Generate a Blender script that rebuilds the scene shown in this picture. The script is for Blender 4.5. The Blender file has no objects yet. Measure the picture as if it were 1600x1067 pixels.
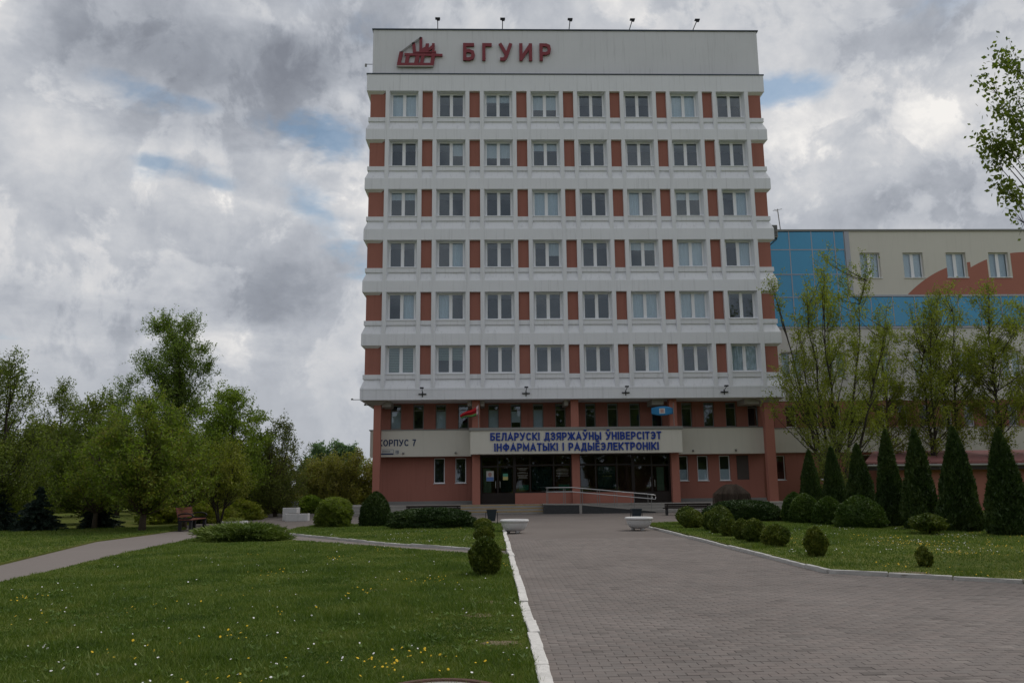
import bpy, bmesh, math, random
import numpy as np
from mathutils import Vector, Matrix

SC = bpy.context.scene
COL = SC.collection
PI = math.pi
R_ = math.radians

# ------------------------------------------------------------------ camera
cam_d = bpy.data.cameras.new('camera')
cam = bpy.data.objects.new('camera', cam_d); COL.objects.link(cam)
cam_d.sensor_width = 36.0
cam_d.lens = 1250.0 / 1600.0 * 36.0
cam_d.clip_end = 3000.0
_t, _y, _r = R_(10.1236), R_(1.5875), R_(-0.6045)
_F = Vector((math.sin(_y) * math.cos(_t), math.cos(_y) * math.cos(_t), math.sin(_t)))
_R0 = Vector((math.cos(_y), -math.sin(_y), 0)); _U0 = _R0.cross(_F)
_R = _R0 * math.cos(_r) + _U0 * math.sin(_r); _U = -_R0 * math.sin(_r) + _U0 * math.cos(_r)
_m = Matrix.Identity(4)
for i in range(3):
    _m[i][0] = _R[i]; _m[i][1] = _U[i]; _m[i][2] = -_F[i]
_m.translation = Vector((0, 0, 1.65))
cam.matrix_world = _m
SC.camera = cam

# ------------------------------------------------------------------ colour management
SC.view_settings.view_transform = 'Standard'
SC.view_settings.look = 'None'
SC.view_settings.gamma = 1.0
SC.view_settings.exposure = 0.22
SC.view_settings.use_curve_mapping = False

# ------------------------------------------------------------------ sun + sky
SUN_EL, SUN_AZ = 58.0, 66.0          # azimuth from +Y towards +X (veiled sun, high to the right, grazing behind the facade)
sun_d = bpy.data.lights.new('sun', 'SUN'); sun = bpy.data.objects.new('sun', sun_d); COL.objects.link(sun)
sun_d.energy = 1.5; sun_d.angle = R_(28); sun_d.color = (1.0, 0.95, 0.88)
_d = Vector((math.sin(R_(SUN_AZ)) * math.cos(R_(SUN_EL)), math.cos(R_(SUN_AZ)) * math.cos(R_(SUN_EL)), math.sin(R_(SUN_EL))))
sun.rotation_euler = _d.to_track_quat('Z', 'Y').to_euler()
sun.location = (0, 0, 60)

W = bpy.data.worlds.new('World'); SC.world = W; W.use_nodes = True
class NT:
    """tiny helper around a node tree"""
    def __init__(s, tree): s.t = tree; s.n = tree.nodes; s.l = tree.links
    def new(s, typ, **kw):
        n = s.n.new(typ)
        for k, v in kw.items(): setattr(n, k, v)
        return n
    def put(s, sock, v):
        if hasattr(v, 'is_linked') or isinstance(v, bpy.types.NodeSocket): s.l.new(v, sock)
        elif v is not None: sock.default_value = v
    def math(s, op, a, b=None, c=None, clamp=False):
        n = s.new('ShaderNodeMath', operation=op, use_clamp=clamp)
        s.put(n.inputs[0], a)
        if b is not None: s.put(n.inputs[1], b)
        if c is not None: s.put(n.inputs[2], c)
        return n.outputs[0]
    def noise(s, vec, scale, detail=4, rough=.5, dist=0., out='Fac'):
        n = s.new('ShaderNodeTexNoise'); s.put(n.inputs['Vector'], vec)
        n.inputs['Scale'].default_value = scale; n.inputs['Detail'].default_value = detail
        n.inputs['Roughness'].default_value = rough; n.inputs['Distortion'].default_value = dist
        return n.outputs[out]
    def ramp(s, fac, stops, interp='LINEAR'):
        n = s.new('ShaderNodeValToRGB'); s.put(n.inputs[0], fac); n.color_ramp.interpolation = interp
        el = n.color_ramp.elements
        while len(el) < len(stops): el.new(0.5)
        for e, (p, c) in zip(el, stops): e.position = p; e.color = (*c, 1) if len(c) == 3 else c
        return n.outputs[0]
    def mix(s, fac, a, b, mode='MIX'):
        n = s.new('ShaderNodeMix', data_type='RGBA', blend_type=mode)
        s.put(n.inputs[0], fac)
        s.put(n.inputs[6], (*a, 1) if isinstance(a, tuple) and len(a) == 3 else a)
        s.put(n.inputs[7], (*b, 1) if isinstance(b, tuple) and len(b) == 3 else b)
        return n.outputs[2]
    def rng(s, v, a, b, c=0., d=1., smooth=True):
        n = s.new('ShaderNodeMapRange', interpolation_type='SMOOTHSTEP' if smooth else 'LINEAR')
        s.put(n.inputs[0], v)
        for i, x in enumerate((a, b, c, d)): n.inputs[i + 1].default_value = x
        return n.outputs[0]

def build_sky():
    w = NT(W.node_tree)
    for n in list(w.n): w.n.remove(n)
    out = w.new('ShaderNodeOutputWorld'); bg = w.new('ShaderNodeBackground')
    bg.inputs[1].default_value = 0.1
    w.l.new(bg.outputs[0], out.inputs[0])
    sky = w.new('ShaderNodeTexSky', sky_type='NISHITA')
    sky.sun_disc = False; sky.sun_elevation = R_(SUN_EL); sky.sun_rotation = R_(SUN_AZ)
    sky.air_density = 1.0; sky.dust_density = 0.6; sky.ozone_density = 1.0
    tc = w.new('ShaderNodeTexCoord'); d = tc.outputs['Generated']
    nrm = w.new('ShaderNodeVectorMath', operation='NORMALIZE'); w.l.new(d, nrm.inputs[0]); d = nrm.outputs[0]
    sp = w.new('ShaderNodeSeparateXYZ'); w.l.new(d, sp.inputs[0])
    x, y, z = sp.outputs
    zz = w.math('ADD', w.math('MAXIMUM', z, 0.0), 0.16)
    cb = w.new('ShaderNodeCombineXYZ')
    w.l.new(w.math('DIVIDE', x, zz), cb.inputs[0]); w.l.new(w.math('DIVIDE', y, zz), cb.inputs[1])
    w.l.new(w.math('MULTIPLY', z, 2.5), cb.inputs[2])
    p = cb.outputs[0]
    # cloud deck: large masses, medium billows, fine wisps
    n1 = w.noise(p, 0.9, 5, .5, .3); n2 = w.noise(d, 6.5, 8, .56, .6); n3 = w.noise(d, 17.0, 7, .6, .5)
    br = w.math('ADD', w.math('MULTIPLY_ADD', n1, 0.50, -0.25), w.math('MULTIPLY_ADD', n2, .55, -0.275))
    br = w.math('ADD', br, w.math('MULTIPLY_ADD', n3, 0.46, -0.23))
    n5 = w.noise(d, 9.0, 9, .60, .35); n6 = w.noise(d, 30.0, 6, .62, .2)
    br = w.math('ADD', br, w.rng(n5, .465, .55, -.10, .10)); br = w.math('ADD', br, w.math('MULTIPLY_ADD', n6, .34, -.17))
    br = w.math('ADD', br, 0.615)
    # azimuth / elevation, wobbled, for the individual clouds of the day
    wob = w.noise(p, 3.0, 5, .6, 0., out='Color')
    ws = w.new('ShaderNodeSeparateColor'); w.l.new(wob, ws.inputs[0])
    az = w.math('ADD', w.math('ARCTAN2', x, y), w.math('MULTIPLY_ADD', ws.outputs[0], .16, -.08))
    el = w.math('ADD', w.math('ARCSINE', z), w.math('MULTIPLY_ADD', ws.outputs[1], .10, -.05))
    def blob(ca, ce, ra, re, slope=0.):
        a = w.math('SUBTRACT', az, R_(ca)); e = w.math('SUBTRACT', el, R_(ce))
        e = w.math('SUBTRACT', e, w.math('MULTIPLY', a, slope)) if slope else e
        a = w.math('DIVIDE', a, R_(ra)); e = w.math('DIVIDE', e, R_(re))
        q = w.math('ADD', w.math('MULTIPLY', a, a), w.math('MULTIPLY', e, e))
        return w.math('EXPONENT', w.math('MULTIPLY', q, -1.0))
    for (ca, ce, ra, re, sl, amt) in CLOUDS:
        br = w.math('ADD', br, w.math('MULTIPLY', blob(ca, ce, ra, re, sl), amt))
    cloud = w.ramp(br, [(0.0, (.185, .20, .235)), (0.28, (.265, .285, .325)), (.52, (.385, .405, .445)), (.68, (.475, .49, .52)), (.85, (.59, .59, .60)), (1.0, (.78, .76, .735))])
    # holes of blue
    hole = None
    for (ca, ce, ra, re, sl, amt) in HOLES:
        b = w.math('MULTIPLY', blob(ca, ce, ra, re, sl), amt)
        hole = b if hole is None else w.math('MAXIMUM', hole, b)
    general = w.rng(w.noise(p, 1.7, 6, .6, .4), .62, .75)
    hole = w.math('ADD', w.math('MULTIPLY', hole, w.math('MULTIPLY_ADD', n3, 1.5, w.math('MULTIPLY_ADD', n5, 5.0, -2.15))), w.math('MULTIPLY', general, .6))
    hm = w.rng(hole, .18, 1.05)
    # lower down everything greys into distant air
    low = w.rng(z, .22, .02)
    cloud = w.mix(w.math('MULTIPLY', low, .75), cloud, (.41, .43, .465))
    cloud10 = w.mix(1.0, cloud, (10., 10., 10.), 'MULTIPLY')
    blue = w.mix(1.0, sky.outputs[0], SKYGAIN, 'MULTIPLY')
    w.l.new(w.mix(w.math('MULTIPLY', hm, .68), cloud10, blue), bg.inputs[0])
SKYGAIN = (.82, .95, .90)
# (azimuth, elevation, half-width az, half-width el, slope, amount)  degrees
CLOUDS = [(-23, 28.5, 9, 5, 0, -.38), (-10, 28, 8, 5, -.15, -.32), (-30, 26, 6, 4, 0, -.2), (-14, 25.5, 5, 3.2, -.3, -.25), (-12.5, 26.0, 2.6, 1.3, 0, .25), (-14, 22.6, 5, .8, 0, .2), (-19, 18.6, 6, .8, -.1, .16), (-27, 17.5, 5, 3, 0, .10),
          (-35, 27.5, 4.0, 3.5, 0, .45), (-16, 31.5, 5, 1.6, 0, .3), (-8, 25.5, 3, 1.6, 0, .15),
          (-30, 22, 9, 3.5, 0, .12), (-13, 21, 6, 2.5, 0, .12), (-17, 12.8, 4.5, 2.2, .1, -.30), (-30, 13, 9, 3, 0, .06), (-7, 18, 5, 3, 0, .16),
          (24, 25, 6, 3, .2, .12), (27, 21.5, 6, 2.5, 0, .14), (19, 28, 7, 3, 0, -.06), (31, 28.5, 6, 2, .2, -.15), (28, 17.5, 9, 2.2, 0, -.14), (22, 19, 4, 2, 0, .2), (35, 24, 4, 3, 0, .2),
          (5, 32, 8, 2, 0, .1), (-29.5, 21.8, 3.5, 2, 0, .20), (-7.5, 19.3, 2.5, 1.4, 0, .18), (-33.5, 27, 3, 2.2, 0, .15), (-11, 26.8, 2, 1, 0, .15), (-20, 6, 16, 5, 0, -.12), (-26, 11, 10, 1.0, .05, -.12), (-20, 9, 10, .8, 0, .10)]
HOLES = [(-13.5, 24.2, 4.2, 1.2, -.05, .95), (-24.5, 24.8, 4.2, .8, .05, .56), (-21.5, 20.3, 6.5, 1.2, 0, .74), (-12.5, 18.8, 2.6, 2.4, -.5, .75), (-11.0, 15.4, 3.8, 1.1, 0, .75), (-36, 9.5, 5, .6, 0, .6), (-8.5, 30.8, 2.5, 1.2, 0, .6),
         (21.5, 26.0, 3.2, 1.2, 0, .95), (33.5, 30.5, 4, 2.2, .2, .8), (-14, 32.5, 4, 1.4, 0, .35)]
build_sky()

# ------------------------------------------------------------------ materials
def new_mat(name):
    m = bpy.data.materials.new(name); m.use_nodes = True
    t = NT(m.node_tree); b = next(n for n in t.n if n.type == 'BSDF_PRINCIPLED')
    return m, t, b

def plain(name, col, rough=.7, var=.12, scale=2.0, bump=0., metal=0., streak=0., spec=.3, fine=30.):
    """paint, render, stone, metal ... with uneven tone, dirt and fine relief"""
    m, t, b = new_mat(name)
    tc = t.new('ShaderNodeTexCoord'); g = t.new('ShaderNodeNewGeometry')
    pos = g.outputs['Position']
    n = t.noise(pos, scale, 6, .6, .2); n2 = t.noise(pos, fine, 3, .6)
    f = t.math('MULTIPLY_ADD', n, 2 * var, 1 - var)
    f = t.math('MULTIPLY', f, t.math('MULTIPLY_ADD', n2, var, 1 - var / 2))
    if streak:
        mp = t.new('ShaderNodeMapping'); t.l.new(pos, mp.inputs[0]); mp.inputs['Scale'].default_value = (4.5, 4.5, .22)
        s = t.rng(t.noise(mp.outputs[0], 1.5, 6, .65), .5, .75)
        f = t.math('MULTIPLY', f, t.math('MULTIPLY_ADD', s, -streak, 1.0))
    c = t.mix(1.0, (*col,), (1, 1, 1), 'MULTIPLY')
    mul = t.new('ShaderNodeVectorMath', operation='SCALE'); mul.inputs[0].default_value = col; t.l.new(f, mul.inputs['Scale'])
    t.l.new(mul.outputs[0], b.inputs['Base Color'])
    b.inputs['Roughness'].default_value = rough; b.inputs['Metallic'].default_value = metal
    b.inputs['Specular IOR Level'].default_value = spec
    if bump:
        bp = t.new('ShaderNodeBump'); bp.inputs['Strength'].default_value = bump; bp.inputs['Distance'].default_value = .02
        t.l.new(t.noise(pos, fine * 2, 4, .6), bp.inputs['Height']); t.l.new(bp.outputs[0], b.inputs['Normal'])
    return m

def glass(name, tint=(.85, .89, .91), refl=.055, rough=.02):
    m, t, b = new_mat(name); t.n.remove(b)
    out = next(n for n in t.n if n.type == 'OUTPUT_MATERIAL')
    tr = t.new('ShaderNodeBsdfTransparent'); tr.inputs[0].default_value = (*tint, 1)
    gl = t.new('ShaderNodeBsdfGlossy'); gl.inputs['Roughness'].default_value = rough; gl.inputs[0].default_value = (.85, .93, 1, 1)
    g = t.new('ShaderNodeNewGeometry')
    bp = t.new('ShaderNodeBump'); bp.inputs['Strength'].default_value = .012; bp.inputs['Distance'].default_value = .05
    t.l.new(t.noise(g.outputs['Position'], 1.3, 2, .5), bp.inputs['Height']); t.l.new(bp.outputs[0], gl.inputs['Normal'])
    lw = t.new('ShaderNodeLayerWeight'); lw.inputs[0].default_value = .25
    f = t.math('MULTIPLY_ADD', lw.outputs['Fresnel'], .6, refl, clamp=True)
    mx = t.new('ShaderNodeMixShader'); t.l.new(f, mx.inputs[0]); t.l.new(tr.outputs[0], mx.inputs[1]); t.l.new(gl.outputs[0], mx.inputs[2])
    t.l.new(mx.outputs[0], out.inputs[0])
    return m

def leafmat(name, c0, c1, c2=None, trans=.45, rough=.55):
    """leaf colour varies leaf by leaf and clump by clump"""
    m, t, b = new_mat(name); out = next(n for n in t.n if n.type == 'OUTPUT_MATERIAL')
    g = t.new('ShaderNodeNewGeometry'); oi = t.new('ShaderNodeObjectInfo')
    n = t.noise(g.outputs['Position'], .9, 3, .6)
    f = t.math('ADD', t.math('MULTIPLY', g.outputs['Random Per Island'], .55), t.math('MULTIPLY_ADD', n, 1.5, -.5))
    col = t.ramp(f, [(.1, c0), (.55, c1), (1., c2 or c1)])
    t.l.new(col, b.inputs['Base Color']); b.inputs['Roughness'].default_value = rough; b.inputs['Specular IOR Level'].default_value = .25
    tl = t.new('ShaderNodeBsdfTranslucent'); t.l.new(t.mix(1.0, col, (1.1, 1.25, .55), 'MULTIPLY'), tl.inputs[0])
    mx = t.new('ShaderNodeMixShader'); mx.inputs[0].default_value = trans
    t.l.new(b.outputs[0], mx.inputs[1]); t.l.new(tl.outputs[0], mx.inputs[2]); t.l.new(mx.outputs[0], out.inputs[0])
    return m

M = {}
M['white'] = plain('white_render', (.75, .762, .80), .85, .07, .5, .15, streak=.17)
M['parapet'] = plain('grey_white_render', (.665, .67, .70), .85, .08, .4, .15, streak=.15)
M['pvc'] = plain('white_window_plastic', (.80, .81, .84), .45, .03, 1.)
M['terra'] = plain('terracotta_render', (.345, .145, .112), .9, .08, .6, .3, streak=.14)
M['salmon'] = plain('salmon_render', (.40, .165, .125), .9, .06, .8, .3)
M['beige'] = plain('beige_render', (.63, .61, .54), .9, .05, .7, .2, streak=.06)
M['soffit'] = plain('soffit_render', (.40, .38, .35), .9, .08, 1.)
M['plinth'] = plain('grey_plinth', (.24, .235, .23), .9, .15, 2., .3)
M['flash'] = plain('dark_metal_flashing', (.06, .075, .10), .45, .15, 2., metal=.3)
M['capgrey'] = plain('grey_metal_cap', (.24, .24, .23), .5, .1, 2., metal=.2)
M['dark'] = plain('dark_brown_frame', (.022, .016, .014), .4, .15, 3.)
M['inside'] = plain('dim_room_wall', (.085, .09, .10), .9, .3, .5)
M['curtain'] = plain('pale_curtain', (.74, .80, .84), .9, .1, 6.)
M['blind'] = plain('roller_blind', (.68, .72, .74), .9, .06, 6.)
M['greenblind'] = plain('pale_green_slat_blind', (.42, .50, .44), .7, .06, 6.)
M['pane'] = glass('window_glass')
M['shopglass'] = glass('entrance_glass', (.62, .66, .64), .035)
M['bluepane'] = plain('blue_facade_glass', (.040, .30, .54), .08, .10, .35, spec=.6)
M['alu'] = plain('grey_aluminium', (.34, .36, .40), .4, .08, 3., metal=.3)
M['steel'] = plain('brushed_steel', (.62, .62, .62), .28, .06, 5., metal=1.)
M['black'] = plain('black_metal', (.02, .021, .024), .5, .15, 4.)
M['redsign'] = plain('dark_red_sign', (.235, .048, .062), .6, .12, 3.)
M['bluesign'] = plain('blue_letter_face', (.010, .042, .27), .6, .08, 3.)
M['navysign'] = plain('dark_blue_letter', (.02, .04, .11), .6, .1, 3.)
M['concrete'] = plain('step_concrete', (.30, .285, .265), .9, .2, 2., .4)
M['granite'] = plain('dark_polished_granite', (.045, .048, .052), .3, .5, 9., spec=.5, fine=60)
M['kerbw'] = plain('whitewashed_kerb', (.60, .585, .56), .9, .34, 5., .5, fine=18)
M['kerbg'] = plain('grey_kerb', (.46, .45, .43), .9, .25, 4., .5)
M['bowl'] = plain('white_painted_concrete', (.60, .60, .60), .8, .12, 4., .3, streak=.1)
M['soil'] = plain('dark_soil', (.05, .038, .028), 1., .4, 8., .8)
M['wood'] = plain('reddish_brown_slats', (.15, .055, .04), .6, .25, 8.)
M['bin'] = plain('dark_blue_bin', (.03, .04, .055), .5, .2, 4.)
M['shedroof'] = plain('red_metal_roof', (.24, .10, .10), .5, .12, 3., metal=.1)
M['wingcream'] = plain('wing_cream_render', (.64, .62, .56), .9, .05, .5, .2, streak=.05)
M['wingwhite'] = plain('wing_white_render', (.62, .61, .58), .9, .05, .6, .2)
M['bark'] = plain('brown_bark', (.085, .066, .050), .95, .35, 6., .8)
M['darkbark'] = plain('dark_bark', (.045, .038, .032), .95, .35, 6., .8)
M['yellowpaint'] = plain('worn_yellow_paint', (.36, .25, .10), .8, .35, 6.)
M['paper'] = plain('pale_paper', (.55, .56, .54), .8, .1, 9.)
M['paperblue'] = plain('blue_print', (.12, .22, .50), .8, .2, 9.)
M['papergreen'] = plain('green_print', (.10, .36, .26), .8, .2, 9.)
M['paperyellow'] = plain('yellow_print', (.55, .50, .20), .8, .2, 9.)
M['skin'] = plain('pink_print', (.42, .26, .24), .8, .1, 9.)
M['tealfilm'] = plain('dark_teal_film', (.02, .06, .065), .4, .4, 2.)
M['greyfilm'] = plain('pale_film_lettering', (.35, .34, .30), .6, .2, 9.)
M['flagred'] = plain('red_flag_cloth', (.42, .012, .02), .7, .1, 6.)
M['flaggreen'] = plain('green_flag_cloth', (.08, .19, .05), .7, .1, 6.)
M['flagwhite'] = plain('white_flag_cloth', (.55, .40, .42), .7, .1, 6.)
M['flagblue'] = plain('sky_blue_flag_cloth', (.03, .20, .42), .7, .1, 6.)
M['paneldark'] = plain('brown_grey_panel', (.085, .072, .068), .6, .15, 5.)
M['greenshade'] = plain('pale_green_door_film', (.30, .38, .28), .7, .1, 6.)
M['mesh_rust'] = plain('rusty_iron', (.10, .055, .04), .8, .4, 12., .6)

# foliage
M['maple'] = leafmat('maple_leaf', (0.095, 0.144, 0.022), (0.168, 0.228, 0.034), (0.241, 0.222, 0.050), trans=.5)
M['poplar'] = leafmat('poplar_leaf', (0.112, 0.174, 0.039), (0.196, 0.270, 0.056), (0.269, 0.336, 0.084), trans=.5)
M['dull'] = leafmat('dull_leaf', (0.084, 0.120, 0.027), (0.151, 0.192, 0.038), (0.213, 0.240, 0.058), trans=.5)
M['fresh'] = leafmat('fresh_green_leaf', (0.140, 0.210, 0.034), (0.230, 0.312, 0.047), (0.302, 0.360, 0.067), trans=.5)
M['yellowleaf'] = leafmat('yellow_green_leaf', (0.12, 0.155, 0.025), (0.20, 0.225, 0.033), (0.27, 0.26, 0.05))
M['olive'] = leafmat('olive_leaf', (0.118, 0.150, 0.040), (0.185, 0.216, 0.054), (0.246, 0.258, 0.073), trans=.5)
M['willow'] = leafmat('willow_leaf', (0.15, 0.16, 0.04), (0.235, 0.22, 0.05), (0.30, 0.26, 0.08))
M['far'] = leafmat('far_leaf', (0.098, 0.166, 0.098), (0.146, 0.225, 0.127), (0.176, 0.254, 0.146))
M['spring'] = leafmat('spring_leaf', (0.145, 0.185, 0.030), (0.235, 0.27, 0.042), (0.31, 0.315, 0.058), trans=.45)
M['thuja'] = leafmat('thuja_foliage', (0.020, 0.042, 0.010), (0.038, 0.068, 0.015), (0.070, 0.100, 0.025), trans=.15)
M['box'] = leafmat('box_leaf', (0.028, 0.058, 0.010), (0.055, 0.098, 0.016), (0.100, 0.145, 0.026), trans=.18)
M['goldthuja'] = leafmat('golden_thuja', (0.040, 0.068, 0.012), (0.092, 0.124, 0.019), (0.20, 0.21, 0.036), trans=.15)
M['juniper'] = leafmat('juniper_foliage', (0.069, 0.113, 0.023), (0.127, 0.179, 0.035), (0.195, 0.244, 0.055), trans=.15)
M['darkyew'] = leafmat('yew_foliage', (0.020, 0.045, 0.012), (0.035, 0.066, 0.018), (0.061, 0.094, 0.025), trans=.12)
M['spruce'] = leafmat('spruce_foliage', (0.010, 0.023, 0.018), (0.018, 0.035, 0.025), (0.028, 0.048, 0.035), trans=.08)
M['blade'] = leafmat('grass_blade', (0.056, 0.100, 0.018), (0.115, 0.172, 0.030), (0.195, 0.22, 0.058), trans=.3)
M['drysoil'] = plain('dry_soil_and_straw', (.17, .135, .085), 1., .35, 14., .8)
M['weedleaf'] = leafmat('weed_leaf', (.055, .10, .018), (.10, .165, .030), (.14, .20, .045), trans=.3)
M['twig'] = plain('grey_brown_twigs', (.085, .065, .05), .95, .3, 8.)
M['dandelion'] = plain('dandelion_yellow', (.60, .40, .015), .7, .1, 20.)
M['daisy'] = plain('daisy_white', (.78, .76, .76), .7, .08, 20.)

def ground_mat(name, kind):
    m, t, b = new_mat(name); g = t.new('ShaderNodeNewGeometry'); pos = g.outputs['Position']
    b.inputs['Roughness'].default_value = 1.; b.inputs['Specular IOR Level'].default_value = .1
    if kind == 'lawn':
        a = t.noise(pos, .35, 5, .6, .4); c = t.noise(pos, 2.2, 6, .65, .3); f = t.noise(pos, 45, 4, .7)
        v = t.math('ADD', t.math('MULTIPLY', a, .4), t.math('ADD', t.math('MULTIPLY', c, .35), t.math('MULTIPLY', f, .3)))
        col = t.ramp(v, [(.36, (.046, .074, .014)), (.46, (.098, .135, .025)), (.55, (.145, .165, .038)), (.70, (.20, .185, .075))])
        bare = t.rng(t.noise(pos, 1.1, 6, .7, .6), .70, .78)
        col = t.mix(t.math('MULTIPLY', bare, .55), col, (.13, .10, .06))
        bp = t.new('ShaderNodeBump'); bp.inputs['Strength'].default_value = .9; bp.inputs['Distance'].default_value = .05
        t.l.new(t.math('ADD', f, c), bp.inputs['Height']); t.l.new(bp.outputs[0], b.inputs['Normal'])
    else:
        a = t.noise(pos, .28, 6, .6, .5); f = t.noise(pos, 60, 3, .7)
        br = t.new('ShaderNodeTexBrick'); t.l.new(pos, br.inputs['Vector'])
        br.inputs['Scale'].default_value = 1.; br.inputs['Brick Width'].default_value = .2; br.inputs['Row Height'].default_value = .1
        br.inputs['Mortar Size'].default_value = .007; br.inputs['Mortar Smooth'].default_value = .3; br.offset = .5
        br.inputs['Color1'].default_value = (.178, .156, .145, 1); br.inputs['Color2'].default_value = (.166, .148, .138, 1); br.inputs['Mortar'].default_value = (.128, .11, .10, 1)
        k = t.math('MULTIPLY', t.math('MULTIPLY_ADD', a, .55, .72), t.math('MULTIPLY_ADD', f, .25, .87))
        sc = t.new('ShaderNodeVectorMath', operation='SCALE'); t.l.new(br.outputs[0], sc.inputs[0]); t.l.new(k, sc.inputs['Scale']); col = sc.outputs[0]
        if kind == 'path':
            col = t.mix(.55, col, (.215, .19, .178))
        bp = t.new('ShaderNodeBump'); bp.inputs['Strength'].default_value = .4; bp.inputs['Distance'].default_value = .004
        t.l.new(t.math('SUBTRACT', f, br.outputs['Fac']), bp.inputs['Height']); t.l.new(bp.outputs[0], b.inputs['Normal'])
    t.l.new(col, b.inputs['Base Color'])
    return m
M['lawn'] = ground_mat('lawn_turf', 'lawn'); M['paving'] = ground_mat('block_paving', 'paving'); M['path'] = ground_mat('path_paving', 'path')

def paver_mat():
    m, t, b = new_mat('paver_concrete'); g = t.new('ShaderNodeNewGeometry'); oi = t.new('ShaderNodeObjectInfo'); pos = g.outputs['Position']
    r = t.math('FRACT', t.math('ADD', g.outputs['Random Per Island'], oi.outputs['Random']))
    col = t.ramp(r, [(0., (.162, .144, .135)), (.35, (.176, .155, .144)), (.7, (.187, .161, .149)), (.90, (.172, .155, .145)), (.93, (.215, .19, .175)), (.965, (.125, .110, .102)), (1., (.15, .133, .124))])
    a = t.noise(pos, .28, 6, .6, .5); f = t.noise(pos, 60, 3, .7); st = t.rng(t.noise(pos, 2.5, 5, .7), .62, .75)
    k = t.math('MULTIPLY', t.math('MULTIPLY_ADD', a, .55, .72), t.math('MULTIPLY_ADD', f, .3, .85))
    k = t.math('MULTIPLY', k, t.math('MULTIPLY_ADD', st, -.22, 1.)); k = t.math('MULTIPLY', k, t.math('MULTIPLY_ADD', t.noise(pos, .9, 5, .65, .8), .5, .75))
    sc = t.new('ShaderNodeVectorMath', operation='SCALE'); t.l.new(col, sc.inputs[0]); t.l.new(k, sc.inputs['Scale'])
    t.l.new(sc.outputs[0], b.inputs['Base Color']); b.inputs['Roughness'].default_value = .9; b.inputs['Specular IOR Level'].default_value = .2
    bp = t.new('ShaderNodeBump'); bp.inputs['Strength'].default_value = .4; bp.inputs['Distance'].default_value = .003
    t.l.new(f, bp.inputs['Height']); t.l.new(bp.outputs[0], b.inputs['Normal'])
    return m
M['paver'] = paver_mat()

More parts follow.
